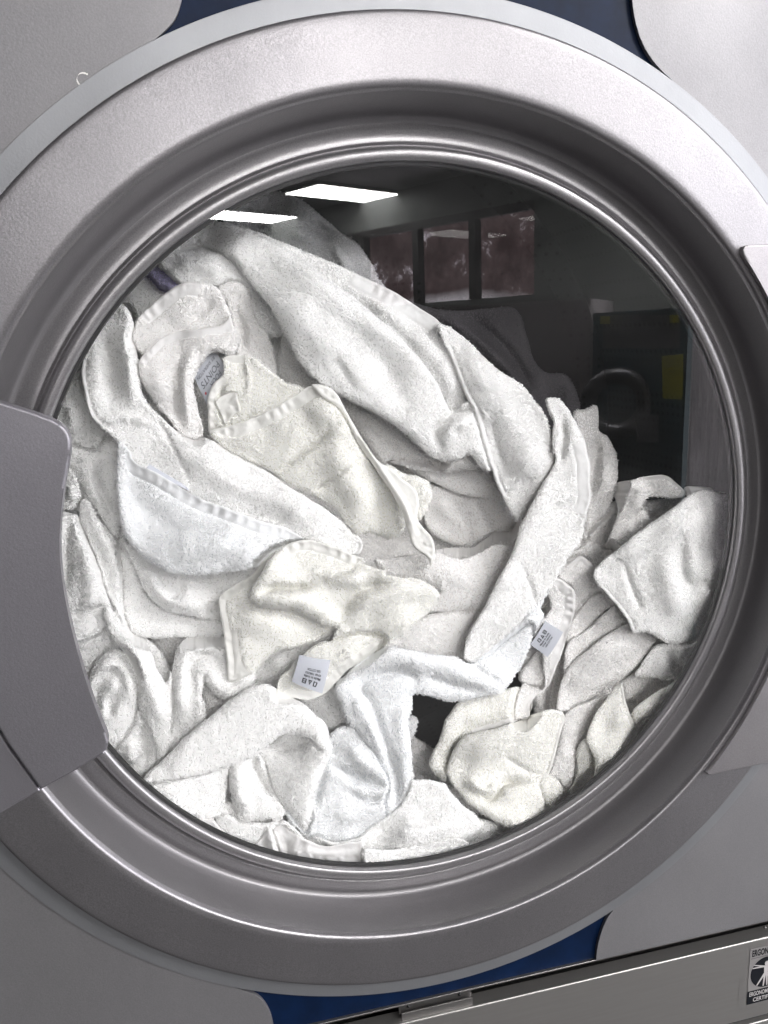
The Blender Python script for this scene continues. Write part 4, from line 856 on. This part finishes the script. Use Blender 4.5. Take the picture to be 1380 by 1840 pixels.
piece('T', [(690, 1165, 8), (715, 1140, 12), (740, 1120, 14), (770, 1104, 14), (800, 1098, 14), (835, 1090, 14), (870, 1080, 14), (890, 1110), (880, 1170), (840, 1200), (780, 1190), (730, 1180)], [(770, 1140, 54), (830, 1150, 60)], r=14)
# layers below the pocket
piece('AB', [(220, 975), (240, 980), (300, 1020), (394, 1025), (445, 1020), (470, 1010), (460, 1030), (438, 1044), (403, 1067), (392, 1085), (394, 1108, 8), (373, 1112, 10), (340, 1106, 12), (310, 1099, 12), (286, 1089, 12), (264, 1064, 12), (247, 1029, 12), (234, 1000)],
      [(260, 1040, 62), (320, 1080, 58), (420, 1035, 76)], r=10, strokes=[([(262, 1030), (300, 1075), (370, 1092)], 9, 4), ([(330, 1045), (318, 1065), (300, 1072)], 8, -4)])
piece('AB', [(218, 960), (240, 1010), (262, 1064), (290, 1090), (340, 1106), (395, 1112), (404, 1140, 10), (373, 1142, 10), (345, 1144, 10), (316, 1144, 10), (290, 1147, 10), (270, 1145, 10), (251, 1141, 10), (234, 1126, 8), (226, 1100, 6), (224, 1040, 6), (220, 1000)],
      [(240, 1090, 74), (300, 1125, 68), (390, 1125, 72)], r=8)
# left side
piece('AA', [(90, 770), (100, 735, 6), (120, 690, 8), (143, 652, 8), (150, 705, 8), (163, 743, 8), (185, 766, 8), (187, 782, 10), (176, 798, 10), (157, 804, 12), (130, 796, 12), (115, 788)], [(130, 740, 74), (170, 780, 80)], r=10, strokes=[([(143, 710), (160, 760), (158, 790)], 8, -6), ([(125, 720), (135, 780)], 14, 4)])
piece('Q', [(100, 860), (112, 838, 6), (122, 840, 8), (132, 850, 8), (141, 868, 8), (144, 888, 8), (138, 905, 8), (130, 914, 6), (112, 914, 6), (96, 905)], [(125, 880, 66)], r=8, strokes=[([(125, 870), (128, 900)], 8, 3)])
piece('P', [(160, 1260), (158, 1230, 8), (164, 1205, 12), (185, 1177, 14), (211, 1166, 14), (230, 1185, 10), (244, 1215, 8), (247, 1245, 8), (244, 1272, 8), (233, 1307, 8), (211, 1337, 5), (195, 1350, 4), (175, 1325)],
      [(200, 1190, 54), (220, 1250, 50), (190, 1300, 44)], r=12, strokes=[([(184, 1300), (172, 1260), (180, 1225), (205, 1207), (222, 1228)], 8, -5), ([(196, 1290), (200, 1262), (212, 1240)], 10, -6), ([(196, 1255), (206, 1225)], 9, 4), ([(175, 1225), (200, 1192), (226, 1212), (235, 1260)], 12, 4)])
piece('R', [(186, 1090, 6), (199, 1092, 6), (207, 1110, 8), (216, 1121, 8), (251, 1141, 5), (273, 1172, 5), (281, 1202, 6), (299, 1228, 8), (307, 1207), (309, 1270, 12), (305, 1329, 12), (298, 1359, 10), (284, 1375, 10), (281, 1350, 12), (268, 1312, 12), (250, 1275, 10), (244, 1229, 10), (224, 1177, 12), (203, 1146, 12), (188, 1118, 10)],
      [(200, 1120, 50), (250, 1200, 44), (290, 1300, 42)], r=10, hems=[(3, 6, 7)], strokes=[([(220, 1140), (262, 1215), (290, 1300)], 16, 5)])
piece('P', [(198, 1350, 4), (212, 1336, 8), (234, 1306, 10), (248, 1274, 10), (270, 1310, 12), (284, 1355, 12), (276, 1382, 8), (262, 1390, 6), (250, 1402, 6), (232, 1390, 6), (214, 1372, 4)], [(220, 1350, 42), (260, 1340, 48)], r=10, strokes=[([(256, 1300), (262, 1345), (258, 1375)], 8, -6), ([(235, 1330), (238, 1375)], 14, 4)])
piece('Q', [(142, 928, 5), (146, 900, 6), (160, 903, 8), (177, 933, 10), (207, 967, 10), (220, 993, 10), (227, 1033, 10), (226, 1085, 8), (223, 1118, 5), (212, 1102, 6), (194, 1063, 5), (177, 1011, 5), (158, 965, 5)], [(170, 950, 66), (210, 1060, 62)], r=8, strokes=[([(170, 945), (205, 1010), (215, 1080)], 14, 4)])
piece('Q', [(100, 920), (112, 919, 4), (130, 922, 8), (142, 930, 6), (158, 967, 6), (177, 1015, 6), (194, 1066, 6), (200, 1095, 6), (206, 1115, 8), (194, 1122, 10), (175, 1140, 12), (155, 1149, 12), (130, 1156, 10), (112, 1130), (98, 1020)],
      [(120, 950, 56), (160, 1050, 50), (140, 1120, 50), (190, 1100, 56)], r=10, strokes=[([(126, 925), (120, 990), (118, 1060)], 8, -4), ([(150, 980), (165, 1050), (160, 1110)], 20, 5), ([(120, 1110), (160, 1096), (190, 1085)], 8, -3.5)])
piece('Q', [(112, 1140), (140, 1150, 8), (175, 1138, 10), (198, 1118, 12), (204, 1140, 12), (200, 1160, 10), (185, 1172, 10), (165, 1195, 8), (155, 1230), (125, 1190)], [(160, 1160, 60)], r=10)
piece('Q', [(115, 800), (127, 806, 8), (150, 800, 10), (185, 788), (212, 792), (214, 860), (216, 960, 10), (208, 966, 8), (190, 946, 8), (170, 912, 8), (155, 895, 8), (138, 854, 8), (124, 828, 8)], [(140, 820, 80), (200, 900, 70)], r=10, strokes=[([(165, 840), (180, 880), (205, 930)], 8, -5), ([(150, 830), (170, 880), (200, 940)], 14, 4)])
piece('AA', [(180, 560), (200, 540, 8), (225, 510, 10), (245, 495, 10), (262, 495, 10), (285, 520, 8), (300, 530), (262, 560), (245, 600), (240, 640), (225, 560)], [(230, 530, 92), (270, 530, 96)], r=10, strokes=[([(228, 550), (240, 580), (236, 620)], 7, -8)])
piece('LI', [(262, 480), (285, 470), (312, 492), (335, 500), (330, 520), (300, 530), (282, 532), (265, 505)], [(300, 505, 90)], r=6, pile=.5)
# upside down U
piece('R', [(306, 1346, 4), (303, 1320, 10), (309, 1290, 12), (307, 1229, 14), (313, 1185, 16), (329, 1150, 16), (360, 1141, 16), (400, 1142), (412, 1165), (424, 1190, 10), (445, 1195), (459, 1205, 14), (455, 1229, 16), (440, 1248, 14), (418, 1257, 12), (398, 1257, 12), (382, 1243, 10), (370, 1222, 6), (366, 1216, 5), (364, 1250, 8), (370, 1280, 8), (366, 1298, 8), (337, 1322, 6)],
      [(330, 1180, 50), (330, 1290, 44), (400, 1180, 54), (430, 1230, 46)], r=14, strokes=[([(345, 1230), (345, 1190), (365, 1175), (385, 1180)], 9, -6), ([(325, 1300), (325, 1220), (350, 1165), (395, 1160)], 14, 5), ([(372, 1200), (388, 1230), (415, 1245)], 12, 4), ([(355, 1205), (358, 1260), (355, 1300)], 10, 3)])
piece('R', [(380, 1180, 4), (407, 1160), (415, 1195, 4), (416, 1222, 3), (405, 1210, 4), (392, 1192, 4)], [(400, 1190, 49)], r=4, pile=0, hems=[(0, 5, 40)])
piece('Z', [(363, 1218, 8), (385, 1246), (400, 1258), (420, 1258), (380, 1290, 8), (367, 1298, 8), (362, 1260, 8)], [(385, 1265, 66)], r=8)
# right side
piece('L', [(998, 1276, 4), (1014, 1285, 3), (1010, 1310, 3), (1003, 1337, 3), (993, 1368, 4), (985, 1391, 5), (968, 1404, 8), (976, 1435, 10), (982, 1456, 8), (1000, 1456, 6), (1011, 1452, 6), (1000, 1470, 8), (985, 1476, 10), (959, 1488, 10), (933, 1492, 10), (898, 1480, 14), (863, 1459, 14), (829, 1428, 14), (810, 1402, 14), (801, 1385, 14), (807, 1363, 14), (818, 1342, 14), (837, 1322, 12), (881, 1311, 12), (924, 1298, 10), (950, 1287, 8), (977, 1276, 6)],
      [(1000, 1300, 44), (900, 1350, 42), (860, 1420, 36), (940, 1450, 33), (820, 1380, 50)], r=10,
      strokes=[([(838, 1400), (865, 1418), (882, 1420), (900, 1404)], 8, 6), ([(845, 1422), (878, 1434), (895, 1424), (906, 1408), (945, 1404)], 7, -8), ([(905, 1360), (950, 1385), (975, 1392)], 5, -2), ([(860, 1450), (930, 1478), (990, 1462)], 16, 4), ([(830, 1360), (900, 1330), (980, 1310)], 30, 4)], hems=[(1, 5, 6)])
piece('L', [(772, 1368, 12), (778, 1350, 12), (785, 1338, 12), (794, 1311, 12), (807, 1282, 12), (829, 1258, 12), (860, 1252), (900, 1240), (935, 1235, 6), (955, 1256, 4), (951, 1282, 5), (924, 1299, 6), (881, 1312, 5), (850, 1320, 5), (836, 1326, 6), (815, 1350, 8), (805, 1380, 6), (800, 1402, 10), (786, 1394, 12), (776, 1384, 12)],
      [(800, 1330, 52), (870, 1280, 56), (790, 1380, 56)], r=12, col='warm', pile=.8, hems=[(9, 13, 12)], strokes=[([(835, 1325), (818, 1345), (808, 1375)], 8, -6), ([(800, 1340), (820, 1295), (880, 1280)], 16, 4)])
piece('C', [(738, 1286, 6), (748, 1292, 8), (748, 1310, 8), (742, 1322, 6), (736, 1330), (730, 1300)], [(742, 1306, 70)], r=6)
piece('K', [(1068, 1040, 8), (1066, 1030, 8), (1074, 1016, 8), (1107, 988, 10), (1157, 948, 10), (1208, 912, 10), (1249, 884, 8), (1279, 882, 6), (1310, 888), (1350, 880), (1370, 960), (1350, 1020), (1340, 1065, 10), (1318, 1095, 10), (1285, 1128, 12), (1255, 1142, 14), (1223, 1156, 16), (1198, 1155, 16), (1173, 1141, 12), (1152, 1134, 8), (1137, 1136, 5), (1122, 1106, 5), (1096, 1075, 5), (1078, 1056, 6)],
      [(1080, 1035, 50), (1140, 1030, 46), (1220, 930, 44), (1240, 1080, 34), (1200, 1120, 38), (1300, 950, 48), (1290, 1070, 36)], r=12, pile=.7,
      strokes=[([(1122, 1012), (1134, 1050), (1150, 1090)], 6, -3.5), ([(1226, 975), (1226, 1020), (1238, 1060)], 12, -7), ([(1232, 1058), (1262, 1046), (1296, 1060)], 7, -3), ([(1195, 990), (1200, 1060), (1225, 1110)], 24, 4), ([(1110, 1012), (1200, 958), (1290, 912)], 20, 4), ([(1130, 1020), (1200, 985), (1250, 950)], 9, -2.5), ([(1250, 1000), (1290, 975)], 16, -3)], hems=[(20, 23, 7)])
piece('K', [(1142, 1215, 10), (1150, 1195, 10), (1162, 1180, 10), (1180, 1158, 10), (1230, 1155), (1260, 1135), (1296, 1100), (1335, 1090, 8), (1320, 1150, 6), (1295, 1200, 8), (1262, 1212, 8), (1225, 1216, 12), (1200, 1222, 12), (1175, 1217, 12)],
      [(1180, 1190, 50), (1270, 1150, 40)], r=12, pile=.7, strokes=[([(1205, 1165), (1210, 1190), (1235, 1205)], 9, -6)])
piece('O', [(1000, 1278, 6), (1003, 1250, 8), (1010, 1222, 10), (1030, 1190, 12), (1081, 1148, 12), (1132, 1118, 12), (1158, 1130, 12), (1180, 1150), (1160, 1182, 10), (1127, 1211, 12), (1071, 1237, 12), (1035, 1262, 8), (1015, 1278, 6)],
      [(1020, 1240, 58), (1120, 1160, 54)], r=12, pile=.6, strokes=[([(1020, 1240), (1070, 1190), (1140, 1150)], 20, 5)])
piece('O', [(1015, 1210), (1014, 1175, 10), (1025, 1152, 10), (1056, 1130, 12), (1080, 1108, 12), (1107, 1088, 12), (1124, 1106, 10), (1132, 1120), (1081, 1152), (1030, 1200)], [(1050, 1150, 62)], r=10, pile=.6)
piece('O', [(1016, 1180), (1018, 1140, 10), (1030, 1110, 10), (1048, 1088, 10), (1070, 1068, 10), (1090, 1068, 10), (1108, 1088), (1070, 1125), (1030, 1155)], [(1050, 1110, 68)], r=8, pile=.6)
piece('O', [(1003, 1030, 4), (1020, 1012, 4), (1041, 998, 4), (1058, 1008, 4), (1071, 1024, 5), (1070, 1040), (1085, 1066), (1060, 1085, 5), (1035, 1110), (1025, 1125), (1030, 1060), (1010, 1045)], [(1040, 1040, 68)], r=5, pile=.5, hems=[(1, 4, 10)])
piece('O', [(1010, 1000), (1040, 985, 8), (1060, 972, 8), (1085, 985, 8), (1100, 992), (1072, 1020), (1050, 1000)], [(1060, 990, 92)], r=8, pile=.6)
piece('Y', [(1054, 1326, 6), (1072, 1280, 6), (1098, 1244, 4), (1116, 1229, 3), (1122, 1250, 3), (1130, 1275, 3), (1151, 1326, 3), (1180, 1365), (1150, 1400), (1108, 1430), (1072, 1410, 6), (1070, 1370, 8), (1060, 1345, 8)],
      [(1100, 1300, 46), (1110, 1370, 34)], r=6, pile=.7, hems=[(3, 6, 6)], strokes=[([(1080, 1380), (1110, 1340), (1115, 1270)], 18, 4)])
piece('Y', [(1036, 1362, 10), (1040, 1340, 10), (1052, 1328, 10), (1064, 1342, 8), (1071, 1370, 8), (1090, 1430), (1060, 1460), (1020, 1470), (1018, 1430, 8), (1037, 1395, 8)], [(1050, 1380, 46)], r=10, pile=.7, strokes=[([(1066, 1345), (1068, 1390)], 6, -5)])
piece('L', [(966, 1406, 8), (975, 1396, 8), (990, 1391, 10), (1006, 1405, 10), (1014, 1425, 10), (1020, 1446, 6), (1012, 1456), (984, 1460), (974, 1430, 8)], [(992, 1425, 42)], r=12)
piece('O', [(985, 1395), (1000, 1345), (1013, 1290, 6), (1030, 1272, 8), (1055, 1262, 8), (1098, 1246), (1075, 1285), (1050, 1330), (1035, 1365, 8), (1030, 1400), (1016, 1440), (1005, 1400)], [(1030, 1310, 58), (1010, 1380, 48)], r=10, pile=.6, strokes=[([(1035, 1300), (1015, 1370)], 14, 3)])
piece('Y', [(1135, 1290, 8), (1140, 1272, 8), (1157, 1258, 10), (1208, 1226, 10), (1250, 1195, 8), (1310, 1170), (1290, 1250), (1230, 1330), (1165, 1365), (1142, 1310, 6)], [(1180, 1270, 40), (1240, 1220, 40)], r=10, pile=.6, strokes=[([(1150, 1300), (1200, 1255)], 16, 3)])
piece('O', [(1100, 1240), (1118, 1222, 8), (1145, 1208), (1190, 1216), (1215, 1222), (1150, 1262, 8), (1132, 1285), (1118, 1232)], [(1150, 1232, 66)], r=8, pile=.6)
piece('J', [(985, 1270, 8), (1000, 1200, 8), (1012, 1140, 8), (1020, 1120), (1022, 1180), (1008, 1250), (1000, 1280)], [(1005, 1200, 78)], r=6, pile=.5)
# behind
piece('W', [(1030, 745, 6), (1050, 735, 6), (1071, 729, 3), (1075, 757, 3), (1076, 775, 6), (1091, 783, 10), (1103, 805, 12), (1109, 830, 12), (1109, 868, 12), (1092, 916, 12), (1070, 938, 10), (1050, 952), (1050, 900), (1040, 800)], [(1070, 800, 104), (1080, 880, 92)], r=12, pile=.6, strokes=[([(1076, 780), (1070, 840), (1060, 900)], 8, -6), ([(1090, 810), (1085, 880)], 14, 4)])
piece('W', [(1050, 945), (1065, 938, 6), (1078, 932, 6), (1080, 944, 6), (1068, 958, 6), (1050, 975)], [(1065, 950, 86)], r=6, pile=.5)
piece('X', [(1100, 880), (1109, 867, 8), (1135, 862, 6), (1157, 856, 4), (1175, 853, 3), (1193, 853, 3), (1213, 865, 3), (1229, 882, 2), (1230, 893, 2), (1205, 895, 3), (1167, 894, 3), (1150, 915, 8), (1138, 932, 4), (1157, 950, 3), (1160, 965), (1110, 990), (1085, 992, 6), (1100, 950, 8), (1110, 920, 8)], [(1140, 880, 72), (1210, 880, 64), (1110, 960, 74)], r=6, pile=.5, strokes=[([(1120, 870), (1150, 880), (1135, 920)], 12, 4), ([(1130, 950), (1150, 975)], 6, 3)], hems=[(3, 9, 6)])
piece('X', [(1138, 930, 3), (1150, 918, 3), (1158, 916, 3), (1168, 928, 3), (1178, 940, 4), (1160, 955), (1150, 955)], [(1160, 935, 76)], r=4, pile=.4)
piece('K', [(1232, 890, 3), (1230, 876, 3), (1250, 874, 3), (1280, 878, 3), (1283, 895), (1250, 900)], [(1255, 885, 60)], r=3, pile=0, hems=[(0, 5, 30)])
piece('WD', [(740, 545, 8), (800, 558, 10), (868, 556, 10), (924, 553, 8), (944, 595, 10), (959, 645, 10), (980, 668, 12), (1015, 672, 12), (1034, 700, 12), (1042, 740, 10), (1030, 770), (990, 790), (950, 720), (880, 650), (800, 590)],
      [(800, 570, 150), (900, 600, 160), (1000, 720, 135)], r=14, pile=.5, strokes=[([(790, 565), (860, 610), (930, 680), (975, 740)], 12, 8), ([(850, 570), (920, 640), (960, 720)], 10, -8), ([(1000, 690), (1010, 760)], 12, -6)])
piece('V', [(405, 400), (400, 375, 10), (430, 352, 12), (470, 342, 14), (520, 350, 16), (557, 370, 16), (609, 415, 16), (640, 436, 16), (662, 465, 14), (680, 500, 8), (690, 520), (640, 500), (560, 470), (480, 430)],
      [(450, 370, 160), (560, 410, 150), (650, 480, 130)], r=16, pile=.6, strokes=[([(595, 440), (615, 470), (625, 500)], 8, 6), ([(470, 380), (560, 430)], 14, 6), ([(560, 400), (600, 430)], 10, -8)])
# fillers between the folds and the deepest layer
piece('AB', [(420, 1110), (560, 1110), (640, 1170), (650, 1330), (596, 1320), (530, 1262), (455, 1245), (425, 1200)], [(480, 1190, 66), (600, 1260, 58)], r=12, strokes=[([(470, 1150), (510, 1210), (560, 1270)], 14, 4), ([(590, 1230), (610, 1300)], 10, -4)])
piece('O', [(985, 1230), (1060, 1130), (1180, 1095), (1345, 1070), (1340, 1200), (1250, 1350), (1120, 1470), (980, 1500), (950, 1450), (1000, 1350)], [(1100, 1200, 70), (1250, 1180, 54), (1050, 1400, 52)], r=14, pile=.7, strokes=[([(1150, 1180), (1200, 1240), (1230, 1300)], 14, 4), ([(1010, 1460), (1060, 1400)], 12, 4)])
piece('Q', [(90, 790), (215, 780), (228, 960), (232, 1110), (305, 1200), (300, 1400), (230, 1440), (140, 1300), (85, 1100)], [(150, 900, 80), (180, 1150, 66), (240, 1380, 54)], r=14, pile=.7)
piece('M', [(250, 1420), (420, 1440), (560, 1500), (740, 1500), (860, 1470), (900, 1500), (880, 1560), (700, 1590), (480, 1575), (330, 1510)], [(300, 1450, 44), (600, 1540, 40), (860, 1510, 42)], r=10, pile=.8)
# deepest layer
piece('Z', [(190, 1120), (240, 1130), (330, 1120), (420, 1130), (520, 1180), (600, 1200), (660, 1290), (740, 1380), (745, 1400), (800, 1410), (860, 1430), (850, 1540), (700, 1570), (500, 1560), (330, 1500), (230, 1410), (180, 1300)], [(300, 1200, 96), (500, 1350, 80), (700, 1480, 60), (450, 1500, 50)], r=20, wob=2.2, pile=.5)
piece('Z', [(735, 1328), (752, 1328, 14), (775, 1345, 14), (800, 1375), (815, 1400), (830, 1440), (740, 1440), (730, 1400)], [(770, 1400, 84)], r=14)
piece('Z', [(800, 1480), (856, 1478, 10), (870, 1466, 12), (900, 1482, 12), (930, 1500), (880, 1535), (830, 1545), (800, 1530)], [(870, 1500, 46)], r=12)
piece('Z', [(120, 700), (200, 560), (300, 520), (460, 560), (560, 640), (720, 780), (900, 880), (940, 1000), (820, 1100), (700, 1180), (500, 1160), (250, 1160), (150, 1120), (110, 900)], [(300, 700, 110), (600, 800, 116), (800, 1000, 112), (200, 1000, 96)], r=30, wob=2.5, pile=.4)
piece('Z', [(930, 1000), (1020, 960), (1100, 900), (1180, 900), (1330, 900), (1320, 1100), (1220, 1300), (1000, 1480), (900, 1500), (880, 1420), (960, 1300), (930, 1200)], [(1100, 1000, 96), (1200, 1100, 78), (1050, 1350, 70)], r=30, wob=2.5, pile=.4)

def tag_strip():
    # the edge of a second care label peeping out between the pocket hem and the diagonal band
    care_label('E', [(262, 842), (340, 882), (336, 874), (268, 834)], [50, 50, 53, 53], [], curl=.3)
tag_strip()

finish_towels()
